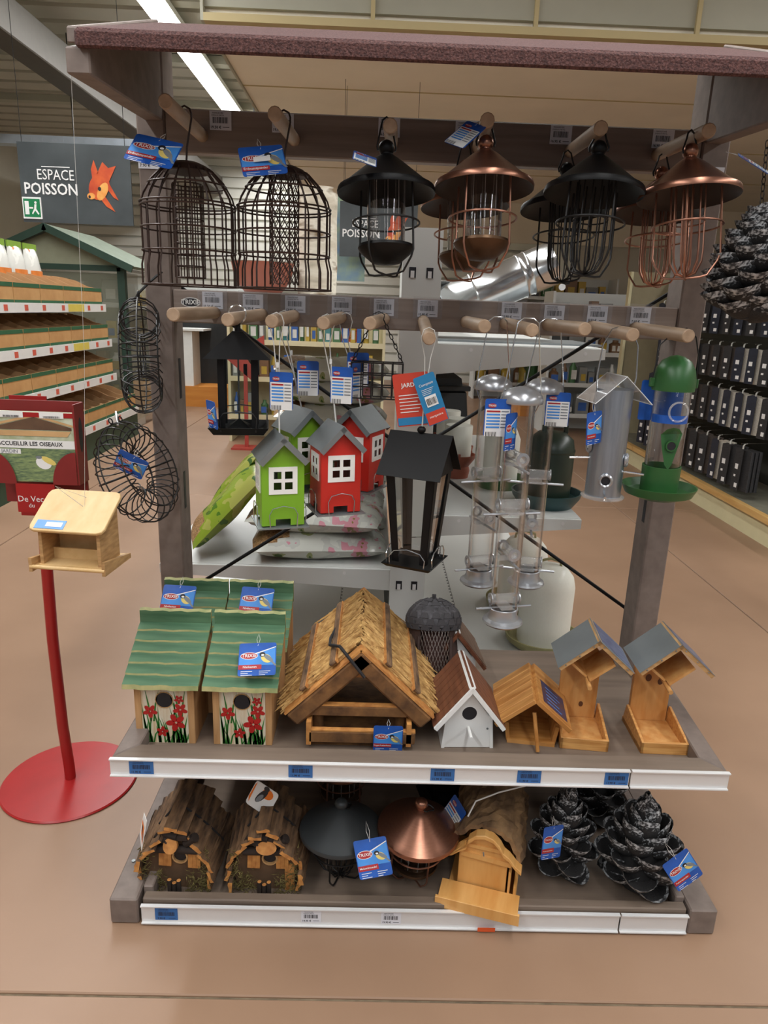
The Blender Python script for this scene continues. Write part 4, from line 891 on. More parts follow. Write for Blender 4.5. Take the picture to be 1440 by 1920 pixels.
# ---------------------------------------------------------------- white birdhouse, brown roof
ROOFB = pm('brown_stained_board', (126, 78, 54), .55, scale=18, stretch=(4, .5, 4), rgb2=(98, 58, 40)); WHW = pm('white_timber', (226, 226, 224), .5, var=.03)
def gable_house(loc, label, rz, roofmat, n=7, em=None):
    t = thing('birdhouse', label, 'birdhouse', loc, rz, 'white birdhouses with brown board roofs')
    fr = MB().prism([(-.062, 0), (.062, 0), (.054, .085), (0, .158), (-.054, .085)][::-1], 0, .01).build('front_panel', WHW, t, bev=.0015)
    MB().prism([(-.062, 0), (.062, 0), (.054, .085), (0, .158), (-.054, .085)][::-1], .15, .16).build('back_panel', WHW, t)
    for s_ in (-1, 1): MB().hexa([(s_ * .066, -.002, 0), (s_ * .058, -.002, 0), (s_ * .058, .16, 0), (s_ * .066, .16, 0)], [(s_ * .058, -.002, .095), (s_ * .05, -.002, .095), (s_ * .05, .16, .095), (s_ * .058, .16, .095)]).build('side_panel', WHW, t)
    MB().lathe([(.0001, 0), (.0185, 0)], 20, T((.0, -.0006, .098)) @ RX(90)).build('entrance_hole', INK, fr)
    MB().lathe([(.0185, 0), (.0195, 0), (.0195, .0008), (.0185, .0008)], 20, T((0, 0, .098)) @ RX(90), closed=True).build('hole_rim', WHW, fr)
    MB().tube([(0, 0, .058), (0, -.045, .056)], .004, 8).build('perch', WHW, fr, smooth=True)
    sc_ = MB().cyl((0, 0, 0), .003, .001, 8, RX(90)).build('screw', ZINC, fr, T((.048, 0, .055)))
    a = 52; L = .143
    for s_ in (-1, 1):
        M = T((0, 0, .178)) @ (Matrix() if s_ > 0 else Matrix.Diagonal((-1, 1, 1, 1))) @ RY(a)
        MB().box(0, L, -.022, -.014, -.008, .002, M).build('roof_edging', em or WHW, t); MB().box(-.004, L, -.014, .18, -.008, -.001, M).build('roof_underlay', WHW, t)
        for k in range(n):
            y0 = -.014 + k * .194 / n; MB().box(0.0, L + .002 * (k % 2), y0 + .0008, y0 + .194 / n - .0008, -.001, .004, M).build('roof_board', roofmat, t)
    return t
gable_house((.264, 1.562, ZS), 'white birdhouse with brown board roof in front, beside the thatched house', 2, ROOFB)
gable_house((.262, 1.87, ZS), 'white birdhouse behind the front one, only its brown ridged roof showing', 3, pm('weathered_brown_board', (116, 92, 76), .6, scale=18, stretch=(4, .5, 4), rgb2=(92, 70, 56)), 12, ROOFB)

# ---------------------------------------------------------------- small open pine feeder
SCORCH = pm('varnished_pine', (206, 152, 88), .42, scale=9, stretch=(.8, 7, .8), rgb2=(164, 104, 44), bump=.06)
t = thing('open_pine_feeder', 'small varnished pine feeder with gable roof and blue label', 'bird feeder', (.432, 1.6, ZS), -8)
M1 = T((0, -.05, .135)) @ RY(40); M2 = T((0, -.05, .135)) @ Matrix.Diagonal((-1, 1, 1, 1)) @ RY(40)
for k in range(6):
    L = .2 / 6; MB().box(-.002, .118, k * L + .0004, (k + 1) * L - .0004, 0, .012, M2).build('roof_board', SCORCH, t, bev=.0012)
MB().box(.0, .112, 0, .2, 0, .012, M1).build('roof_panel', SCORCH, t, bev=.001)
tl = MB().box(.016, .098, .02, .13, .0122, .0128, M1).build('roof_label', pm('navy_label', (40, 58, 104), .35, scale=24, rgb2=(88, 60, 52)), t); tl['label'] = 'navy printed label stuck on the roof'
q = MB()
for i in range(5): q.box(.03, .08 - .006 * (i % 3), .032 + .018 * i, .036 + .018 * i, .013, .0131, M1)
q.build('print', BLUE2, tl)
MB().prism([(-.06, .0), (.06, .0), (.072, .06), (0, .122), (-.072, .06)][::-1], .1, .11).build('back_board', SCORCH, t)
MB().box(-.06, .06, -.02, .1, .0, .01).build('floor_board', SCORCH, t)
for x in (-.056, .056): MB().box(x - .005, x + .005, -.01, .1, .01, .06, RY(-8 if x < 0 else 8)).build('side_board', SCORCH, t)
MB().tube([(.015, -.055, .006), (.0, -.03, .1)], .005, 8).build('perch', SCORCH, t, smooth=True)

# ---------------------------------------------------------------- pine table feeders with zinc roofs
PINEV = pm('clear_pine', (212, 164, 104), .45, scale=7, stretch=(5, 5, .8), rgb2=(186, 122, 58), bump=.05); KNOT = pm('pine_knot', (92, 54, 30), .6, var=.3, scale=60)
PRINTB = pm('crumpled_print', (120, 128, 152), .3, scale=40, stretch=(1, 4, 1), rgb2=(58, 62, 96))
def table_feeder(loc, label, rz, knots):
    t = thing('table_feeder', label, 'bird feeder', loc, rz, 'pine table feeders with zinc gable roofs')
    bb = MB().prism([(-.05, .012), (.05, .012), (.05, .2), (0, .26), (-.05, .2)][::-1], .1, .114).build('back_board', PINEV, t, bev=.001)
    for x, z, r in knots: MB().ell(x, z, r, r * 1.35, .0992, 12).build('knot', KNOT, bb)
    MB().box(-.06, .06, -.03, .118, 0, .012).build('tray_floor', PINEV, t)
    MB().box(-.06, .06, -.038, -.03, 0, .032).build('tray_front', PINEX, t, bev=.001)
    for x in (-.06, .053): MB().hexa([(x, -.038, 0), (x + .007, -.038, 0), (x + .007, .118, 0), (x, .118, 0)], [(x, -.038, .032), (x + .007, -.038, .032), (x + .007, .1, .058), (x, .1, .058)]).build('tray_side', PINEX, t, bev=.001)
    # little spouted hopper under the roof
    MB().box(0, .075, -.0, .1, -.006, 0, T((0, .0, .178)) @ RY(-40)).build('hopper_board', PINEV, t); MB().box(-.055, 0, .02, .1, -.006, 0, T((0, .0, .178)) @ RY(40)).build('hopper_board', PINEV, t)
    MB().tube([(.0, -.02, .165), (0, .1, .175)], .006, 10).build('perch', PINEV, t, smooth=True)
    for s_ in (-1, 1):
        M = T((.012, -.012, .292)) @ (Matrix() if s_ > 0 else Matrix.Diagonal((-1, 1, 1, 1))) @ RY(41)
        MB().box(-.002, .122, 0, .135, -.01, 0, M).build('roof_board', PLYD, t)
        z = MB().box(-.002, .123, -.0015, .136, 0, .0012, M).build('roof_sheet', ZINC, t)
        b = MB()
        for k in range(3): b.cyl((.02 + .042 * k, -.001, -.005), .0022, .002, 8, M @ RX(0))
        b.build('nail', ZINC, t)
        if s_ > 0: MB().box(.008, .115, .01, .125, .0014, .002, M).build('printed_film', PRINTB, z)
    return t
table_feeder((.565, 1.6, ZS), 'pine table feeder with zinc roof, left of the two tall ones', -6, [(.01, .052, .006)])
table_feeder((.764, 1.59, ZS), 'pine table feeder with zinc roof, rightmost on the upper shelf', -2, [(-.012, .14, .008), (.02, .13, .007)])
# ================================================================ lower shelf
ZL = .04
MOSS = pm('dry_moss', (148, 136, 82), .95, scale=60, rgb2=(98, 88, 50)); TWIG = pm('dark_twig', (52, 38, 30), .85, scale=40, rgb2=(34, 26, 22), bump=.4); DKW = pm('dark_front_board', (104, 78, 54), .85, scale=20, rgb2=(74, 54, 38))
def cottage(loc, label, rz, seed, card):
    t = thing('bark_cottage', label, 'birdhouse', loc, rz, 'rustic bark cottages on the lower shelf'); rr = random.Random(seed)
    def arch(u):         # u -1..1 over the arch; returns point and outward angle
        a = u * pi * .60; k_ = abs(u); x_ = .09 * min(1, k_ * 1.45) ** .9 - max(0, k_ - .8) * .05; z_ = .2 - .115 * min(1, k_ / .66) ** 1.15 - max(0, k_ - .66) * .2; return ((x_ if u > 0 else -x_), z_), a * (.75 if k_ < .55 else .95)
    n = 15
    for k in range(n):
        u = -1 + 2 * (k + .5) / n; (x, z), a = arch(u); w_ = .033; L = rr.uniform(.165, .2); y0 = rr.uniform(-.036, -.006) - .012 * (1 - abs(u)); th = rr.uniform(.007, .011)
        b = MB(); nx = 4; ny = 6; V = []
        for j in range(ny + 1):
            for i in range(nx + 1):
                V.append((-w_ / 2 + w_ * i / nx, y0 + L * j / ny, th + rr.uniform(-.002, .003)))
        F_ = [(j * (nx + 1) + i, j * (nx + 1) + i + 1, (j + 1) * (nx + 1) + i + 1, (j + 1) * (nx + 1) + i) for j in range(ny) for i in range(nx)]
        b.add(V, F_); o0 = len(b.v)
        b.m = 1; b.add([(-w_ / 2, y0, 0), (w_ / 2, y0, 0)] + [V[i] for i in range(nx + 1)], [(0, 1) + tuple(2 + i for i in range(nx, -1, -1))])
        b.m = 0; b.add([(-w_ / 2, y0, 0), (w_ / 2, y0, 0), (w_ / 2, y0 + L, 0), (-w_ / 2, y0 + L, 0)], [(3, 2, 1, 0)])
        b.add([(w_ / 2, y0, 0), (w_ / 2, y0 + L, 0), (w_ / 2, y0 + L, th), (w_ / 2, y0, th)], [(0, 1, 2, 3)]); b.add([(-w_ / 2, y0, 0), (-w_ / 2, y0 + L, 0), (-w_ / 2, y0 + L, th), (-w_ / 2, y0, th)], [(3, 2, 1, 0)])
        b.build('bark_strip', [BARK, ENDG], t, T((x, 0, z)) @ RY(math.degrees(a) + rr.uniform(-13, 13)) @ RX(4))
    P_ = [(arch(u)[0][0] * .92, max(0, arch(u)[0][1] - .004)) for u in [-1 + i / 8 for i in range(17)]]
    fr = MB().prism([(-.07, 0)] + P_ + [(.07, 0)], 0, .15).build('body', DKW, t)
    MB().lathe([(.0001, 0), (.0165, 0)], 18, T((.012, -.0012, .1)) @ RX(90)).build('entrance_hole', INK, t)
    MB().lathe([(.0165, 0), (.0205, 0), (.0205, .008), (.0165, .008)], 18, T((.012, 0, .1)) @ RX(90), closed=True).build('hole_ring', PLYD, t, smooth=True)
    for x in (-.032, .045): MB().box(x - .016, x + .016, -.007, 0, .068, .118).box(x - .005, x - .004, -.0078, -.007, .068, .118).box(x + .005, x + .006, -.0078, -.007, .068, .118).build('shutter', ENDG, t, RY(rr.uniform(-4, 4)), bev=.001)
    sx = .018 if seed % 2 else .026
    MB().lathe([(.0001, .012), (1, .012), (1, 0)], 18, T((-.006 if seed % 2 else .006, -.014, .142)) @ RX(68) @ Matrix.Diagonal((sx, .02 if seed % 2 else .017, 1, 1))).build('log_slice', ENDG, t, smooth=True)
    MB().tube([(-.055, -.008, .124), (.06, -.01, .126)], .011, 10).build('lintel_log', TWIG, t, smooth=True)
    for x, z, a in ((-.03, .158, 30), (.02, .165, -12), (.042, .155, -40), (-.008, .17, 8)): MB().tube([(-.018, -.006, 0), (.018, -.012, 0)], .012, 9, M=T((x, 0, z)) @ RY(a)).build('gable_twig', TWIG, t, smooth=True)
    for x, h in ((-.012, .045), (.0, .036), (.012, .044)):
        q = MB().cyl((x, -.026, 0), .006, h, 8).build('porch_post', TWIG, t, smooth=True); MB().lathe([(.0001, h + .0005), (.0055, h + .0005)], 8, T((x, -.026, 0))).build('post_end', ENDG, q)
    if seed % 2 == 0: MB().box(.05, .075, -.005, 0, .0, .08).build('pale_board', ENDG, t)
    b = MB()
    for i in range(420):
        s_ = rr.choice((-1, 1)); x = s_ * rr.uniform(.028, .088); z = abs(rr.gauss(.02, .022)) if rr.random() < .7 else rr.uniform(.03, .13); y = -rr.uniform(.0, .02)
        if abs(x) < .06 and z > .06: x = s_ * rr.uniform(.065, .088)
        p = Vector((x, y, z)); d = Vector((rr.uniform(-1, 1), rr.uniform(-1, .2), rr.uniform(-.6, 1))).normalized() * rr.uniform(.008, .02); w_ = Vector((rr.uniform(-1, 1), 0, rr.uniform(-1, 1))).normalized() * .0013
        b.add([p - w_, p + w_, p + d * .6 + Vector((0, 0, -.003)), p + d + Vector((0, -.002, .002))], [(0, 1, 2), (1, 3, 2)])
    o = b.build('moss', MOSS, t); o['kind'] = 'stuff'
    MB().tube([(arch(u)[0][0] * 1.13, .04 + .05 * u, arch(u)[0][1] * 1.06 + .008) for u in (-.3, -.1, .1, .3, .5, .7, .85)], .0028, 6).build('carrying_cord', CORD, t, smooth=True)
    c = MB().prism(rrect(.07, .072, .008, 0) if card == 'top' else [(-.012, -.075), (.022, -.1), (.03, 0), (.0, 0)], 0, .001).build('hang_tag', PAPER, t, T((.0, .06, .262)) @ RZ(-14) @ RX(-12) @ RY(24) if card == 'top' else T((-.07, -.015, .235)) @ RZ(-58) @ RX(-8) @ RY(6))
    q = MB()
    if card == 'top':
        q.flat([(-.033, -.012), (-.03, -.004), (-.028, -.064), (-.034, -.05)][::-1], -.0008); q.ell(.008, -.018, .016, .014, -.0008); q.m = 1; q.ell(-.004, -.03, .009, .024, -.0012, ang=-20); q.ell(.0, -.006, .008, .007, -.0014); q.m = 2; q.ell(-.006, -.038, .006, .014, -.0016, ang=-20)
    else: q.flat([(.0, -.02), (.02, -.03), (.022, -.08), (.004, -.06)], -.0008); q.m = 1; q.flat([(.004, -.03), (.012, -.034), (.014, -.056), (.006, -.05)], -.0012); q.m = 2; q.flat([(.014, -.05), (.018, -.05), (.018, -.07), (.014, -.07)], -.0012)
    q.build('print', [ORANGE, INK, GREYP], c); c['label'] = 'white card with orange print and a bird'
    return t
cottage((-.468, 1.515, ZL), 'rustic bark cottage at the left end of the lower shelf', -2, 3, 'side')
cottage((-.24, 1.515, ZL), 'rustic bark cottage second on the lower shelf, oval log slice over entrance', 0, 4, 'top')
GREYR = pm('charcoal_metal', (58, 62, 64), .45, .3, var=.1, scale=6)
l = lamp_feeder((-.05, 1.565, ZL), 'charcoal lamp-shaped fat ball feeder standing on the lower shelf with blue card', 'balls', GREYR, BLACKM, 25, .3, lean=(0, 0), group='lamp-shaped feeders on the lower shelf'); l.scale = (1, 1, .84)
kk = [c for c in kids(l) if c.name.startswith('handle')]
for c in kk: c.matrix_basis = T((0, 0, .262)) @ RZ(-65) @ RX(-118) @ T((0, 0, -.262))
hang_tag(l, RZ(-25) @ T((.075, -.1, .235)) @ RZ(0) @ RX(-28) @ RY(-12), .082, .1, word='Meisenknoedel', thread=.05)
l = lamp_feeder((.145, 1.57, ZL), 'copper lamp-shaped feeder with clear tube standing on the lower shelf', 'tube', COPPER, COPW, -20, .3, lean=(3, 4), group='lamp-shaped feeders on the lower shelf'); l.scale = (1, 1, .9)
for c in [c for c in kids(l) if c.name.startswith('handle')]: c.matrix_basis = T((0, 0, .262)) @ RZ(-52) @ RX(-118) @ T((0, 0, -.262))
l = lamp_feeder((-.06, 1.84, ZL), 'copper lamp-shaped feeder at the back of the lower shelf behind the charcoal one', 'tube', COPPER, COPW, 10, .3, lean=(0, 0), group='lamp-shaped feeders on the lower shelf'); l.scale = (1, 1, .9)
for c in [c for c in kids(l) if c.name.startswith('handle')]: c.matrix_basis = T((0, 0, .262)) @ RZ(60) @ RX(-118) @ T((0, 0, -.262))
# black lantern lying at the back
t = thing('lantern_feeder', 'black lantern feeder lying in shadow at the back of the lower shelf', 'bird feeder', (.26, 1.9, ZL), 12)
MB().hexa([(-.075, -.06, 0), (.075, -.06, 0), (.075, .06, 0), (-.075, .06, 0)], [(-.055, -.05, .03), (.055, -.05, .03), (.055, .05, .03), (-.055, .05, .03)]).build('roof', BLACK, t)
for sx in (-1, 1):
    for sy in (-1, 1): MB().box(sx * .04 - .007, sx * .04 + .007, sy * .04 - .007, sy * .04 + .007, .03, .2).build('corner_post', BLACK, t)
MB().box(-.035, .035, -.035, .035, .03, .2).build('pane', GLASS, t); MB().box(-.065, .065, -.065, .065, .2, .212).build('tray', BLACK, t)
for k in range(4): MB().tube([(-.04, -.066, .206), (-.042, -.066, .17), (0, -.066, .155), (.042, -.066, .17), (.04, -.066, .206)], .0016, 5, M=RZ(90 * k)).build('perch_wire', BLACKM, t, smooth=True)

# bark-roofed feeder house leaning over the price rail
PINEF = pm('pale_pine', (226, 176, 108), .45, scale=6, stretch=(6, 1, .9), rgb2=(208, 150, 80), bump=.04)
t = thing('bark_roof_feeder', 'pale pine feeder house with curved bark roof and front perch board', 'bird feeder', (.33, 1.545, ZL), -16)
cv = [(-.092, .128), (-.078, .134), (-.06, .15), (-.045, .158), (-.04, .178), (-.022, .196), (0, .202), (.022, .196), (.04, .178), (.05, .16), (.065, .15), (.082, .13), (.098, .118)]
low = [(x, z - .012) for x, z in cv]
MB().prism([(-.062, 0.012), (.062, .012), (.062, .142), (.04, .16), (.02, .185), (0, .19), (-.02, .185), (-.04, .16), (-.062, .142)][::-1], -.045, -.037).build('front_panel', PINEF, t, bev=.001)
MB().box(-.064, .066, -.052, -.045, .118, .132).build('cross_strip', PINEF, t, RY(3)); MB().box(-.05, .05, -.051, -.045, .15, .16).build('cross_strip', PINEF, t)
bb = MB(); bb.prism(cv + low[::-1], -.062, -.034); bb.build('bargeboard', PINEF, t, bev=.0015)
b = MB(); nu, nv = 26, 14; rr = random.Random(11); V = []
for j in range(nv + 1):
    y = -.034 + .225 * j / nv
    for i in range(nu + 1):
        u = -1 + 2 * i / nu; a = u * pi * .5; r_ = .1 + rr.uniform(-.004, .006) + .004 * sin(i * 1.7 + j * .4); V.append((r_ * sin(a) * .95, y + rr.uniform(-.004, .004), .118 + .092 * cos(a) + rr.uniform(-.004, .004) + .012 * j / nv))
o0 = len(V); V += [(x * .9, y, z - .012) for x, y, z in V]
F_ = []
for j in range(nv):
    for i in range(nu):
        q = (j * (nu + 1) + i, j * (nu + 1) + i + 1, (j + 1) * (nu + 1) + i + 1, (j + 1) * (nu + 1) + i); F_.append(q); F_.append(tuple(k + o0 for k in q[::-1]))
for i in range(nu):
    for q in ((i + 1, i), (nv * (nu + 1) + i, nv * (nu + 1) + i + 1)): F_.append((q[0], q[1], q[1] + o0, q[0] + o0))
for j in range(nv):
    for q in ((j * (nu + 1), (j + 1) * (nu + 1)), ((j + 1) * (nu + 1) + nu, j * (nu + 1) + nu)): F_.append((q[0], q[1], q[1] + o0, q[0] + o0))
b.add(V, F_); b.build('bark_roof', BARKG, t, smooth=False)
for x in (-.058, .058): MB().box(x - .004, x + .004, .13, .14, .012, .13).build('rear_post', PINEF, t); MB().box(x - .004, x + .004, -.037, .13, .012, .05).build('side_board', PINEF, t)
MB().box(-.085, .09, -.06, .15, 0, .012).build('floor_board', PINEF, t)
MB().box(-.105, .105, -.13, -.122, .018, .05, RY(0)).build('perch_board', PINEF, t, bev=.001); MB().box(-.1, .1, -.122, -.05, .03, .036).build('perch_shelf', PINEF, t)
for x in (.07, .085): MB().box(x - .003, x + .003, -.05, .13, .012, .055 if x > .08 else .1).build('side_slat', PINEF, t)
MB().tube([(0, -.055, .145), (0, -.058, .15), (.002, -.06, .14)], .0018, 5).build('screw_eye', ZINC, t)
MB().tube([(-.02, .12, .245), (.0, .1, .3), (.03, .06, .335)], .0022, 5).tube([(-.05, -.02, .215), (-.035, .0, .25), (.02, .02, .275), (.1, .06, .29), (.13, .08, .31)], .0022, 5).build('white_cord', PAPER, t, smooth=True)
tb = hang_tag(t, T((-.08, .03, .205)) @ RZ(-50) @ RX(-30) @ RY(8), .07, .085, 'back', thread=0)
# cast pine cones
c8 = pine_cone((.55, 1.6, ZL), 'cast pine cone feeder in the middle of the three on the lower shelf', .25, .1, (0, 0, 40), 40); hang_tag(c8, RZ(-40) @ T((-.058, -.09, .21)) @ RZ(14), .055, .1, word='Futterspender', thread=.03)
c9 = pine_cone((.74, 1.55, ZL), 'front right cast pine cone feeder with tilted blue card on the lower shelf', .255, .122, (0, 0, 100), 40); hang_tag(c9, RZ(-100) @ T((.03, -.125, .2)) @ RZ(8) @ RX(-8) @ RY(-34), .075, .09, word='Futterspender', thread=.05)
c10 = pine_cone((.715, 1.83, ZL), 'rear cast pine cone feeder half hidden behind the front right one', .25, .1, (0, 0, 10), 40); hang_tag(c10, RZ(-10) @ T((.06, -.085, .3)) @ RZ(10) @ RX(-4), .062, .1, word='Futterspender', thread=.02)
# ================================================================ white metal gondola right behind the stand
G = thing('white_gondola', 'white metal shelving gondola directly behind the bird stand', 'shelving', (.14, 2.4, 0))
def gp(mb, name, mat=WMETAL, smooth=False, bev=0.): return mb.build(name, mat, G, T((-.14, -2.4, 0)), smooth, bev)
pil = gp(MB().box(.08, .205, 2.38, 2.42, .0, 1.75), 'end_upright')
for z in (.535, 1.6):
    for x in (-.03, .025):
        MB().box(x - .011, x + .011, -.0212, -.0205, z, z + .032).build('slot', INK, pil, T((.1425, 2.4, 0))); MB().box(x - .006, x + .006, -.0225, -.0212, z, z + .021).build('slot_tab', ALU, pil, T((.1425, 2.4, 0)))
gp(MB().box(.13, .155, 2.42, 4.2, .12, 1.7), 'spine_panel')
dk = gp(MB().box(.205, .86, 2.4, 4.2, .08, .2), 'base_deck'); q = MB()
for i in range(46): q.cyl((.4, 2.43 + i * .038, .2), .005, .0006, 8)
q.box(.404, .4055, 2.4, 4.2, .2, .2006); q.build('perforation', INK, dk)
dl = gp(MB().box(-.76, .08, 2.4, 4.2, .08, .2), 'base_deck'); q = MB()
for i in range(46): q.cyl((-.12, 2.43 + i * .038, .2), .005, .0006, 8)
q.box(-.124, -.1225, 2.4, 4.2, .2, .2006); q.build('perforation', INK, dl)
gp(MB().box(-.76, .86, 2.42, 4.2, 0, .08), 'plinth', pm('grey_plinth', (150, 152, 150), .5))
def shelf_(x0, x1, z, name='shelf', drop=.05):
    s = gp(MB().box(min(x0, x1), max(x0, x1), 2.4, 4.1, z - .03, z), name)
    gp(MB().prism([(x0, z - .002), (x1, z - .002), (x1, z - .035), (x0, z - drop - .03)] if x1 > x0 else [(x1, z - .002), (x0, z - .002), (x0, z - drop - .03), (x1, z - .035)], 2.385, 2.4), 'bracket')
    for x in (x1 + (x0 - x1) * .12, x1 + (x0 - x1) * .8): MB().lathe([(.0001, 0), (.006, 0), (.006, -.002)], 10, T((x, 2.3845, z - .018)) @ RX(90)).build('bolt', ALU, G, T((-.14, -2.4, 0)))
shelf_(.205, .745, .815); shelf_(.08, -.74, .607); shelf_(.205, .76, 1.4, drop=.07); shelf_(.08, -.56, 1.535, drop=.03)
# seed bags on the left shelves
def bag_mesh(name, seed, L=.4, W=.27, Hh=.1):
    rr = random.Random(seed); b = MB(); nu, nv = 22, 12; V = []
    for s_ in (1, -1):
        for j in range(nv + 1):
            for i in range(nu + 1):
                u = -1 + 2 * i / nu; v = -1 + 2 * j / nv; h = (max(0, 1 - abs(u) ** 4) * max(0, 1 - abs(v) ** 3)) ** .55
                V.append((u * L / 2 * (1 - .05 * abs(v)), v * W / 2 * (1 - .06 * (1 - abs(u))), s_ * Hh / 2 * h * (1 + .12 * sin(u * 5 + seed) * cos(v * 4 + seed)) + Hh / 2))
    o0 = (nu + 1) * (nv + 1)
    for j in range(nv):
        for i in range(nu):
            q = (j * (nu + 1) + i, j * (nu + 1) + i + 1, (j + 1) * (nu + 1) + i + 1, (j + 1) * (nu + 1) + i)
            m = 1 if i < nu * .26 and abs(j - nv / 2) < nv * (.48 - .05 * i / 3) else 0
            b.f += [q, tuple(k + o0 for k in q[::-1])]; b.mi += [m, m]
    b.v = V; return b
def ramp_mat(name, cols, scale, rough=.25, stretch=(1, 1, 1), vor=True):
    m = bpy.data.materials.new(name); m.use_nodes = True; nt = m.node_tree; N = nt.nodes; L = nt.links; b = N['Principled BSDF']; b.inputs['Roughness'].default_value = rough
    tc = N.new('ShaderNodeTexCoord'); mp = N.new('ShaderNodeMapping'); mp.inputs['Scale'].default_value = stretch; L.new(tc.outputs['Object'], mp.inputs[0])
    nz = N.new('ShaderNodeTexNoise'); nz.inputs['Scale'].default_value = scale; nz.inputs['Detail'].default_value = 3; L.new(mp.outputs[0], nz.inputs['Vector'])
    cr = N.new('ShaderNodeValToRGB'); cr.color_ramp.interpolation = 'CONSTANT' if vor else 'LINEAR'; e = cr.color_ramp.elements
    while len(e) < len(cols): e.new(.5)
    for k, (p, c) in enumerate(cols): e[k].position = p; e[k].color = (*lin(c), 1)
    L.new(nz.outputs['Fac'], cr.inputs[0]); L.new(cr.outputs[0], b.inputs['Base Color']); return m
BAGW = ramp_mat('seed_bag_print', [(0, (70, 98, 46)), (.37, (150, 158, 110)), (.4, (204, 206, 198)), (.57, (190, 192, 186)), (.62, (200, 140, 152)), (.67, (136, 120, 70))], 9, .22)
SEEDW = ramp_mat('seed_window', [(0, (92, 68, 44)), (.42, (150, 112, 72)), (.55, (196, 164, 120)), (.62, (70, 52, 38))], 120, .3)
bags = [((-.185, 2.55, .607), 5, 'lower seed bag at the front of the left gondola shelf'), ((-.2, 2.56, .703), -4, 'upper seed bag at the front of the left shelf, under the house feeders')]
bags += [((-.18 - .01 * (k % 2), 2.845, .607 + .098 * k), (-1) ** k * 3, '%s seed bag up in the middle pile on the left shelf' % ORD[k]) for k in range(3)]
bags += [((-.185 + .008 * (k % 2), 3.14, .607 + .098 * k), (-1) ** k * 2, '%s seed bag up in the tall rear pile on the left shelf' % ORD[k]) for k in range(6)]
bm0 = bag_mesh('seed_bag', 2, .5, .28, .1); first = bm0.build('seed_bag', [BAGW, SEEDW], smooth=True); me0 = first.data; bpy.data.objects.remove(first)
for loc, rz, lb in bags: tag_(link('seed_bag', me0, None, T(loc) @ RZ(rz)), lb, 'seed bag', 'bags of bird seed on the white gondola')
GRB = ramp_mat('green_bag_print', [(0, (72, 110, 30)), (.4, (126, 148, 44)), (.55, (156, 160, 80)), (.68, (60, 92, 44))], 9, .25)
me1 = bag_mesh('g', 5, .38, .25, .085).build('green_seed_bag', [GRB, SEEDW], smooth=True); m1 = me1.data; bpy.data.objects.remove(me1)
tag_(link('green_seed_bag', m1, None, T((-.62, 2.53, .625)) @ RZ(12) @ RY(-46) @ T((.18, 0, 0))), 'bright green seed bag leaning at the left end of the shelf', 'seed bag')
tag_(link('green_seed_bag', m1, None, T((-.62, 2.81, .625)) @ RZ(-5) @ RY(-52) @ T((.18, 0, 0))), 'green seed bag standing behind the leaning bright green one', 'seed bag')
tag_(link('clear_seed_bag', me0, None, T((-.185, 3.13, 1.197)) @ RZ(4)), 'seed bag topping the tall rear pile, beneath the wire suet basket', 'seed bag')
# birch log and clay bowl on the top shelf
BIRCH = ramp_mat('birch_bark', [(0, (52, 42, 32)), (.4, (196, 184, 164)), (.55, (220, 212, 196)), (.66, (128, 106, 80))], 8, .8, (1, 1, 3), False)
t = thing('birch_log', 'upright birch log with peeling pale bark on the top shelf', 'log', (-.22, 2.75, 1.535)); MB().lathe([(.0001, 0), (.07, 0), (.074, .1), (.07, .25), (.072, .37), (.0001, .37)], 18).build('trunk', BIRCH, t, smooth=True); MB().lathe([(.0001, .372), (.066, .372)], 18).build('cut_end', ENDG, t)
TERRA = pm('terracotta_plastic', (150, 82, 62), .5, var=.1)
t = thing('clay_bowl', 'reddish clay bowl behind the mesh-tube cage feeder', 'bowl', (-.41, 2.7, 1.535)); MB().lathe([(.0001, .0), (.06, 0), (.1, .05), (.112, .11), (.104, .11), (.09, .05), (.0001, .012)], 28).build('bowl', TERRA, t, smooth=True); MB().lathe([(.0001, .1), (.105, .1)], 24).build('filling', pm('fat_filling', (170, 110, 96), .8), t)
# galvanised drum lying on the right top shelf
t = thing('galvanised_pipe', 'galvanised steel stove-pipe elbow lying on the right top shelf', 'pipe', (.5, 2.75, 1.4))
MB().lathe([(.075, 0), (.078, .004), (.078, .12), (.081, .125), (.078, .13), (.078, .3), (.081, .305), (.078, .31), (.078, .33), (.081, .335), (.078, .34), (.078, .43), (.072, .43), (.072, 0)], 32, T((-.25, .0, .11)) @ RY(66), closed=True).build('pipe', CHROME, t, smooth=True)
MB().lathe([(.072, 0), (.075, .003), (.075, .11), (.07, .11), (.07, 0)], 28, T((-.26, .02, .08)) @ RY(20) @ RX(40), closed=True).build('elbow', CHROME, t, smooth=True)
MB().lathe([(.0001, 0), (.012, 0), (.012, .006), (.0001, .006)], 12, T((.17, -.06, .2)) @ RX(90)).build('bolt', ALU, t)
MB().box(-.3, .3, -.2, .2, 0, .006).build('base_sheet', ZINC, t)
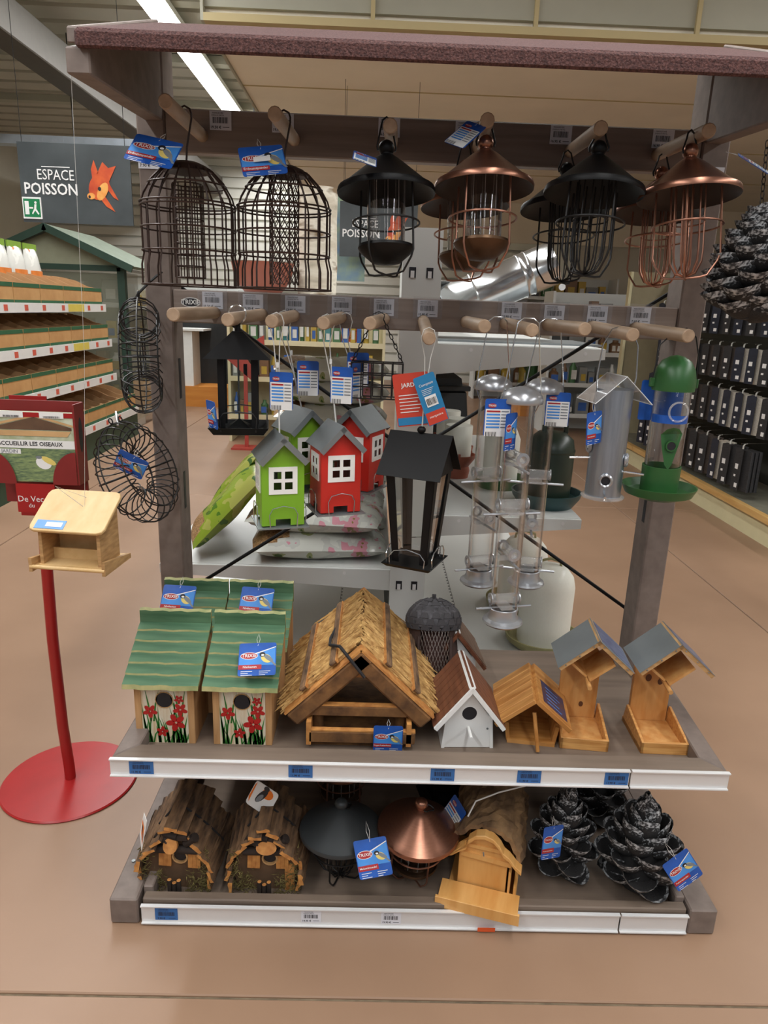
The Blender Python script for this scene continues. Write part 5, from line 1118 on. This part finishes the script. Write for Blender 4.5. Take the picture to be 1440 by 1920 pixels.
# poultry feeders and drinkers on the right shelves
DGREEN = pm('dark_green_plastic', (34, 48, 38), .35, var=.12); TEALP = pm('teal_tray', (30, 66, 68), .4, var=.1); OLIVE = pm('olive_tray', (142, 136, 92), .45, var=.06)
MILK = clear('milky_plastic', f=.15, rough=.25, body=.78, bodycol=(238, 238, 228))
t = thing('poultry_drinker', 'dark green poultry drinker with teal tray on the right shelf', 'drinker', (.66, 2.58, .815))
MB().lathe([(.0001, 0), (.1, 0), (.125, .035), (.13, .055), (.124, .055), (.116, .03), (.0001, .015)], 36).build('tray', TEALP, t, smooth=True); MB().lathe([(.086, .015), (.088, .21), (.08, .25), (.05, .275), (.0001, .282)], 32).build('tank', DGREEN, t, smooth=True)
for x in (-.03, .05): MB().cb((x, 0, .285), (.016, .012, .03)).build('lug', DGREEN, t, bev=.002)
MB().lathe([(.0885, .205), (.09, .21), (.0885, .215)], 32).build('band', DGREEN, t, smooth=True)
t = thing('poultry_drinker', 'small drinker with bright green tray behind the clear tubes', 'drinker', (.53, 2.85, .815)); MB().lathe([(.0001, 0), (.09, 0), (.105, .045), (.1, .045), (.085, .015), (.0001, .01)], 30).build('tray', PGREEN, t, smooth=True); MB().lathe([(.07, .01), (.072, .2), (.05, .25), (.0001, .26)], 26).build('tank', MILK, t, smooth=True)
def hopper(loc, label):
    t = thing('poultry_hopper', label, 'poultry feeder', loc, group='terracotta based poultry feeders')
    MB().lathe([(.0001, 0), (.05, 0), (.055, .03), (.05, .05), (.075, .085), (.078, .1), (.073, .1), (.045, .06), (.0001, .05)], 24).build('base', TERRA, t, smooth=True)
    MB().lathe([(.055, .08), (.058, .22), (.056, .225), (.0001, .225)], 24).build('hopper', MILK, t, smooth=True)
    for k in range(3): MB().box(-.004, .004, -.075, -.05, .09, .11, RZ(120 * k)).build('rib', TERRA, t)
hopper((.37, 3.0, .815), 'nearest terracotta based feeder with white hopper'); hopper((.385, 3.2, .815), 'middle terracotta based feeder with white hopper'); hopper((.37, 3.45, .815), 'farthest terracotta based feeder with white hopper')
BLKP = pm('black_plastic', (30, 32, 33), .4, var=.15)
t = thing('compost_silo', 'black tapering silo with pyramid lid on the right shelf', 'silo', (.36, 3.72, .815), 10)
MB().hexa([(-.125, -.125, 0), (.125, -.125, 0), (.125, .125, 0), (-.125, .125, 0)], [(-.1, -.1, .3), (.1, -.1, .3), (.1, .1, .3), (-.1, .1, .3)]).build('body', BLKP, t, bev=.01)
MB().box(-.115, .115, -.115, .115, .3, .325).build('lid_rim', BLKP, t, bev=.004); MB().hexa([(-.08, -.08, .325), (.08, -.08, .325), (.08, .08, .325), (-.08, .08, .325)], [(-.075, -.075, .36), (.075, -.075, .36), (.075, .075, .36), (-.075, .075, .36)]).hexa([(-.075, -.075, .36), (.075, -.075, .36), (.075, .075, .36), (-.075, .075, .36)], [(-.01, -.01, .41), (.01, -.01, .41), (.01, .01, .41), (-.01, .01, .41)]).build('lid', BLKP, t)
def milk_drinker(loc, label, s=1.):
    t = thing('poultry_drinker', label, 'drinker', loc, group='white translucent poultry drinkers')
    MB().lathe([(.0001, 0), (.12 * s, 0), (.15 * s, .025), (.155 * s, .05), (.148 * s, .05), (.138 * s, .022), (.0001, .012)], 40).build('tray', OLIVE, t, smooth=True)
    MB().lathe([(.105 * s, .012), (.107 * s, .26 * s), (.098 * s, .3 * s), (.07 * s, .335 * s), (.03, .345 * s), (.0001, .347 * s)], 36).build('tank', MILK, t, smooth=True)
    MB().tube([(-.045, 0, .335 * s), (-.042, 0, .36 * s), (0, 0, .372 * s), (.042, 0, .36 * s), (.045, 0, .335 * s)], .006, 8).build('handle', OLIVE, t, smooth=True)
milk_drinker((.725, 2.66, .2), 'front white translucent drinker with olive tray under the right shelf'); milk_drinker((.7, 3.02, .2), 'white translucent drinker behind the front one under the shelf')

# ================================================================ green grain rack along the left
KRAFT = pm('kraft_card', (206, 160, 104), .75, scale=8, rgb2=(190, 142, 88)); KRAFTD = pm('kraft_inside', (190, 148, 104), .8, var=.08); GBAND = pm('green_band', (44, 96, 62), .6, var=.1); YLAB = pm('yellow_label', (226, 206, 92), .5, var=.04); RLAB = pm('small_red_label', (214, 96, 76), .5, var=.05)
XF = -2.74
L_ = thing('grain_rack', 'green and white shelving rack for loose grain along the left', 'shelving', (XF - .3, 6.2, 0))
def lp(mb, name, mat): return mb.build(name, mat, L_, T((.3 - XF, -6.2, 0)))
GPL = pm('green_plinth', (44, 74, 56), .55, var=.08)
lp(MB().box(XF - .6, XF + .02, 4.6, 8.25, 0, .26), 'plinth', GPL); lp(MB().box(XF - .64, XF - .6, 4.6, 8.2, 0, 1.6), 'back_panel', pm('rack_back', (108, 110, 98), .7))
lv = [(.3, XF + .04, 8.25), (.72, XF, 7.72), (1.07, XF - .02, 7.7), (1.42, XF - .04, 7.65)]
for z, x, ye in lv:
    s = lp(MB().box(XF - .6, x - .005, 4.6, ye, z, z + .02), 'shelf', WMETAL); r_ = lp(MB().box(x - .005, x, 4.6, ye, z - .045, z + .03), 'price_strip', PAPER)
    rr = random.Random(int(z * 100))
    for k in range(9): y = 4.9 + k * .33 + rr.uniform(-.05, .05); MB().box(x, x + .001, y, y + .06, z - .03, z + .015).build('red_price_tab', RLAB, r_)
    if z > 1:
        for y in (5.15, 6.9):
            yl = MB().box(x + .001, x + .002, y - .18, y + .18, z - .04, z + .026).build('yellow_label', YLAB, r_)
GLB = pm('green_print', (70, 92, 44), .6)
nm = ['bottom', 'second', 'third', 'top']
for j, (z, x, ye) in enumerate(lv):
    wd = .46; n = int((ye - 4.9) / wd)
    for k in range(n):
        y0 = ye - .04 - (k + 1) * wd; h = .16
        t = thing('grain_bin', 'cardboard grain bin with green bands, %s from the far end of the %s rack shelf' % (ORD[k], nm[j]), 'cardboard bin', (x - .22, y0 + wd / 2, z + .02), group='cardboard grain bins')
        hw = wd / 2 - .006
        MB().box(.195, .2, -hw, hw, 0, h).build('front', KRAFT, t)
        for zz in (0, h - .032): MB().box(.2, .2015, -hw, hw, zz, zz + .032).build('green_band', GBAND, t)
        for i in range(3):
            y = -hw + i * hw; MB().prism([(-.2, 0), (.195, 0), (.195, h - .01), (.06, h + .02), (-.05, h + .07), (-.2, h + .1)], -.002, .002, T((0, y * .985, 0))).build('divider', KRAFTD, t)
        MB().box(-.2, .195, -hw, hw, 0, .004).build('bottom', KRAFTD, t); MB().box(-.2, .19, -hw, hw, .004, .07).build('grain', pm('loose_grain', (120, 92, 60), .9, scale=140, rgb2=(70, 54, 38)), t); MB().box(-.204, -.2, -hw, hw, 0, h + .1).build('back', KRAFTD, t)
BAGP = ramp_mat('pellet_bag', [(0, (214, 214, 208)), (.5, (226, 226, 220)), (.6, (206, 120, 60)), (.68, (214, 216, 210))], 5, .2)
for k in range(6):
    b = MB(); y = 7.1 - k * .3
    t = thing('pellet_bag', 'white and green seed bag, %s from the far end on top of the rack' % ORD[k], 'seed bag', (XF - .515, y, 1.441), group='seed bags on top of the grain rack')
    V = []; nn = 12
    for z, a, c in ((0, .11, .07), (.08, .13, .08), (.28, .13, .075), (.42, .125, .045), (.48, .12, .012)):
        V.append([(c * cos(2 * pi * i / nn), a * sin(2 * pi * i / nn) * 1.05, z + .008 * sin(i * 2 + k)) for i in range(nn)])
    vs = [p for r in V for p in r]; fs = [(j * nn + i, j * nn + (i + 1) % nn, (j + 1) * nn + (i + 1) % nn, (j + 1) * nn + i) for j in range(4) for i in range(nn)] + [tuple(range(nn - 1, -1, -1)), tuple(range(4 * nn, 5 * nn))]
    b.add(vs, fs); b.build('bag', BAGP, t, smooth=True); MB().box(-.008, .008, -.125, .125, .475, .53).build('green_top', pm('bag_top_green', (126, 160, 58), .4), t)
    MB().lathe([(1, .2), (1, .29)], 10, Matrix.Diagonal((.083, .139, 1, 1)), a0=R(-55), a1=R(55)).build('orange_label', pm('bag_orange', (222, 130, 62), .5), t)
# green-roofed wire kiosk behind
WIREM = clear('wire_netting', f=.05, body=.22, bodycol=(170, 172, 150))
t = thing('garden_kiosk', 'small shop kiosk with green gable roof and wire mesh walls', 'kiosk', (-3.6, 8.7, 0))
KGR = pm('kiosk_green', (40, 64, 52), .6, var=.08); KBE = pm('kiosk_gable', (150, 152, 128), .7, var=.05)
for x in (-.75, .75):
    for y in (-.3, .7): MB().box(x - .04, x + .04, y - .04, y + .04, 0, 1.84).build('post', KGR, t)
MB().prism([(-.8, 1.86), (.8, 1.86), (0, 2.2)], -.32, -.3).build('gable', KBE, t)
for s_ in (-1, 1): MB().box(0, 1.02, -.45, .95, -.03, 0, T((0, 0, 2.26)) @ (Matrix() if s_ > 0 else Matrix.Diagonal((-1, 1, 1, 1))) @ RY(23.5)).build('roof_slope', pm('kiosk_roof', (118, 128, 112), .7, var=.1), t); MB().box(0, 1.02, -.47, -.45, -.07, .005, T((0, 0, 2.26)) @ (Matrix() if s_ > 0 else Matrix.Diagonal((-1, 1, 1, 1))) @ RY(23.5)).build('bargeboard', KGR, t)
MB().box(-.71, .71, -.3, -.298, .1, 1.84).build('mesh_panel', WIREM, t); MB().box(.748, .75, -.3, .7, .1, 1.84).build('mesh_panel', WIREM, t); MB().box(-.75, .75, -.34, -.3, 1.8, 1.86).build('beam', KGR, t); MB().box(-.75, .75, -.34, -.3, 0, .1).build('beam', KGR, t)

# ================================================================ generic far shelving with goods
PAL = [('ochre', (178, 150, 60)), ('blue', (52, 92, 160)), ('white', (206, 206, 200)), ('green', (72, 112, 72)), ('brown', (118, 88, 62)), ('red', (160, 60, 50)), ('grey', (128, 130, 128)), ('dark', (52, 54, 54)), ('teal', (70, 128, 130)), ('pink', (190, 140, 150))]
CM = {n: pm('goods_' + n, c, .45, var=.15, scale=9) for n, c in PAL}
def goods_shelf(name, label, loc, rz, w, d, levels, seed, pal, hmax=.26, wmin=.08, wmax=.2, frame=None, tall=None):
    t = thing(name, label + ' shelving unit', 'shelving', loc, rz); rr = random.Random(seed); fm = frame or WMETAL
    top = levels[-1] + .35
    MB().box(-w / 2, w / 2, d / 2 - .02, d / 2, 0, top).build('back_panel', fm, t)
    for x in (-w / 2, w / 2): MB().box(x - .015, x + .015, -d / 2, d / 2, 0, top).build('side_panel', fm, t)
    Mw = T(loc) @ RZ(rz); cnt = {}
    for j, z in enumerate(levels):
        MB().box(-w / 2, w / 2, -d / 2, d / 2, z - .025, z).box(-w / 2, w / 2, -d / 2 - .004, -d / 2, z - .04, z + .015).build('shelf', fm, t)
        x = -w / 2 + .03
        while x < w / 2 - wmax - .02:
            bw = rr.uniform(wmin, wmax); bh = rr.uniform(.5, 1) * hmax; cn = rr.choice(pal); k = (cn, j); cnt[k] = cnt.get(k, 0) + 1; kd = rr.random()
            lb = '%s package, %s of its colour on %s shelf of %s' % (cn, ORD[min(13, cnt[k] - 1)], ORD[j], label)
            g = thing('package', lb, 'package', tuple(Mw @ Vector((x + bw / 2, -d / 2 + .1, z))), rz)
            if kd < .65: MB().box(-bw / 2, bw / 2, -.07, .07, 0, bh).build('box', CM[cn], g, bev=.004)
            else: MB().lathe([(.0001, 0), (bw * .4, 0), (bw * .42, bh * .7), (bw * .2, bh * .85), (bw * .2, bh), (.0001, bh)], 12).build('bottle', CM[cn], g, smooth=True)
            MB().box(-bw * .3, bw * .3, -.074, -.0712, bh * .2, bh * .6).build('label', CM[rr.choice(('white', 'ochre', 'blue', 'white'))], g)
            x += bw + rr.uniform(.01, .03)
    return t
goods_shelf('pet_shelf', 'the kiosk', (-3.6, 8.85, 0), 0, 1.4, .4, [.25, .65, 1.05, 1.45], 1, ['ochre', 'blue', 'brown', 'white', 'grey'], .28)
goods_shelf('pet_shelf', 'the far left aisle', (-2.9, 11.8, 0), 0, 2.2, .5, [.2, .6, 1.0, 1.4], 2, ['brown', 'grey', 'white', 'ochre', 'blue', 'pink'], .26)
goods_shelf('book_shelf', 'the middle aisle', (-.75, 8.2, 0), 0, 1.7, .4, [.3, .72, 1.12], 3, ['green', 'teal', 'blue', 'brown', 'grey', 'ochre'], .32, .04, .1, pm('cream_unit', (206, 196, 160), .6, var=.04))
goods_shelf('pet_shelf', 'the far right aisle', (3.2, 9.6, 0), 0, 1.9, .5, [.25, .65, 1.05, 1.45], 4, ['dark', 'grey', 'brown', 'green', 'white'], .3)
goods_shelf('tool_shelf', 'the back right wall', (3.0, 13.2, 0), 0, 2.4, .5, [.3, .8, 1.3, 1.8], 6, ['green', 'dark', 'brown', 'ochre', 'grey'], .35, .1, .25)
# white counter on an orange pine plinth, black panel beside
OPL = pm('orange_pine', (208, 140, 62), .5, scale=5, stretch=(.4, 3, 3), rgb2=(190, 118, 46))
t = thing('service_counter', 'white shop counter column on an orange pine plinth', 'counter', (-2.6, 11.0, 0)); MB().box(-.7, .75, -.3, .3, 0, .3).build('plinth', OPL, t); MB().box(-.4, -.08, -.25, .2, .3, 1.1).build('column', WHITE, t); MB().box(-.6, .1, -.3, .25, 1.1, 1.13).build('top', WHITE, t); MB().box(-.7, .72, .22, .28, .3, 1.25).build('back_panel', BLKP, t); MB().box(-.62, -.4, -.2, .2, .66, .69).build('side_shelf', WHITE, t)
# fish tank on a pine base
t = thing('fish_tank', 'glass fish tank with decor on a pine base at the back', 'aquarium', (3.05, 11.2, 0)); MB().box(-.8, .85, -.35, .35, 0, .22).build('plinth', OPL, t); MB().box(-.8, .85, -.38, .35, .22, .28).build('base_board', OPL, t)
AQ = clear('tank_glass', f=.25, tint=(.78, .88, .8)); MB().box(-.75, .8, -.3, .3, .28, 1.1).build('tank', AQ, t); MB().box(-.74, .79, -.29, .29, .285, .34).build('gravel', pm('gravel', (84, 104, 78), .8, scale=30), t); MB().box(-.35, .0, -.1, .15, .34, .72).build('rock', CM['dark'], t, bev=.05); MB().box(-.75, .8, .28, .3, .34, 1.1).build('back_print', pm('tank_plants', (108, 128, 92), .6, scale=4, rgb2=(70, 92, 70)), t)
for k, x in enumerate((-.55, .3, .55)): MB().lathe([(.03, .34), (.06, .6), (.02, .9), (.0001, .95)], 8, T((x, .1, 0))).build('water_plant', CM['green'], t, smooth=True)
# orange price card, white card
t = thing('price_card', 'fluorescent orange price card standing on the middle aisle unit', 'price card', (-.28, 8.06, 1.12)); MB().box(-.1, .1, 0, .004, .02, .2).build('card', pm('fluo_orange', (244, 104, 44), .5, emit=None), t); MB().text('PROMO', .05, 0, .15, -.002).text('205 \u20ac', .05, 0, .07, -.002).build('lettering', INK, t); MB().box(-.05, .05, -.02, .02, 0, .02).build('foot', WHITE, t)
t = thing('easel_arrow', 'red arrow-shaped display sign seen through the black lantern', 'sign', (-1.35, 7.6, .0)); MB().prism([(-.2, .95), (.1, .7), (.14, .78), (-.02, 1.0), (.2, 1.05), (.2, 1.2)][::-1], 0, .02).build('panel', CM['red'], t); MB().box(-.02, .02, 0, .02, 0, .9).build('leg', CM['red'], t); MB().box(-.15, .15, -.1, .12, 0, .02).build('foot', CM['red'], t)

# ================================================================ textile wall on the right
XR = 2.95
RK = thing('textile_rack', 'cream peg rack of hanging textile packs along the right', 'shelving', (XR, 6, 0))
CREAM = pm('cream_rack', (214, 206, 166), .6, var=.03); WOODE = pm('pine_edge', (216, 176, 112), .5, scale=8, stretch=(3, .4, 3), rgb2=(196, 152, 88)); DKB = pm('rack_back_dark', (62, 62, 54), .8, var=.1)
MB().box(-.18, .5, -1.6, 2.3, 0, .17).build('plinth', CREAM, RK)
for k in range(4): MB().box(-.22, -.17, -1.6 + k * .975, -1.605 + (k + 1) * .975, .17, .215).build('edge_strip', WOODE, RK)
MB().box(-.17, .5, -1.6, 2.3, .17, .2).build('base_shelf', pm('grey_base', (128, 126, 112), .6), RK)
MB().box(.36, .4, -1.6, 2.3, .2, 2.0).build('back_panel', DKB, RK); MB().box(-.1, .42, 2.3, 2.34, .17, 2.0).build('end_panel', pm('pegboard', (150, 140, 112), .7, var=.05), RK); MB().box(-.13, -.1, 2.28, 2.36, .17, 2.0).build('end_post', CREAM, RK)
NAVY = pm('pack_navy', (34, 40, 54), .5, var=.2, scale=12); CHAR = pm('pack_charcoal', (44, 44, 46), .7, var=.25, scale=30); KNITB = pm('knit_brown', (86, 76, 68), .9, scale=60, stretch=(1, 3, .4), rgb2=(58, 50, 46), bump=.5); KNITW = pm('knit_cream', (206, 200, 188), .9, scale=60, stretch=(1, 3, .4), rgb2=(176, 168, 154), bump=.5)
rows = [('top', 1.66, .26, 11), ('second', 1.32, .27, 12), ('third', .98, .3, 12), ('lowest', .6, .33, 11)]
kinds = [('navy', NAVY, CHAR), ('charcoal', CHAR, CHAR), ('brown knit', CHAR, KNITB), ('cream knit', NAVY, KNITW)]
_PK = {}
def pack_protos():
    for nme, cm, km in kinds:
        t = thing('textile_pack', 'x', 'textile pack'); 
        b = MB(); nn = 8
        for s_ in range(3):
            x = .03 + s_ * .035; b.prism([(-.07, -1), (.07, -1), (.066, -.06), (-.066, -.06)][::-1], x, x + .024, RZ(-90))
        b.build('folded_textile', km, t, bev=.006)
        c = MB().prism([(-.07, -.99), (.012, -.99), (.012, -.04), (.0, 0), (-.03, 0), (-.07, -.04)][::-1], -.002, .0, RZ(-90)).build('card_sleeve', cm, t)
        for rc in ((-.05, -.018, -.5, -.38), (-.03, .0, -.92, -.82), (-.05, -.03, -.68, -.63)): MB().rect(*rc, -.003, RZ(-90)).build('print', PAPER, c)
        MB().tube([(.0, 0, -.02), (.0, 0, .05), (.01, 0, .09), (.03, 0, .1)], .006, 6).build('hanger_hook', pm('clear_hanger', (190, 190, 182), .3), t, smooth=True)
        MB().tube([(-.02, 0, .1), (.4, 0, .105)], .004, 6).build('peg', CHROME, t, smooth=True)
        _PK[nme] = t
pack_protos(); used = set(); rr = random.Random(9); ccc = {}
for j, (rn, z, h, n) in enumerate(rows):
    for k in range(n):
        y = 7.3 - k * .2 - .1 * (j % 2); kd = kinds[0] if k < 3 else kinds[1] if k < 5 else kinds[2] if k < 7 + (j % 2) else kinds[3] if k < n - 1 - (j % 2) else kinds[1]
        if j == 0: kd = kinds[k % 2]
        if y < 4.55: continue
        lb = '%s textile pack, %s from the far end on the %s peg row' % (kd[0], ORD[k], rn)
        p = _PK[kd[0]]
        if kd[0] in used: p = copy_tree(p, lb)
        used.add(kd[0]); p['label'] = lb; p['group'] = 'hanging textile packs on the right rack'; p.location = (XR - .1 + (-.08 if j == 3 else 0), y, z); p.rotation_euler = (0, 0, R(rr.uniform(8, 24))); p.scale = (1, 1.05, h)
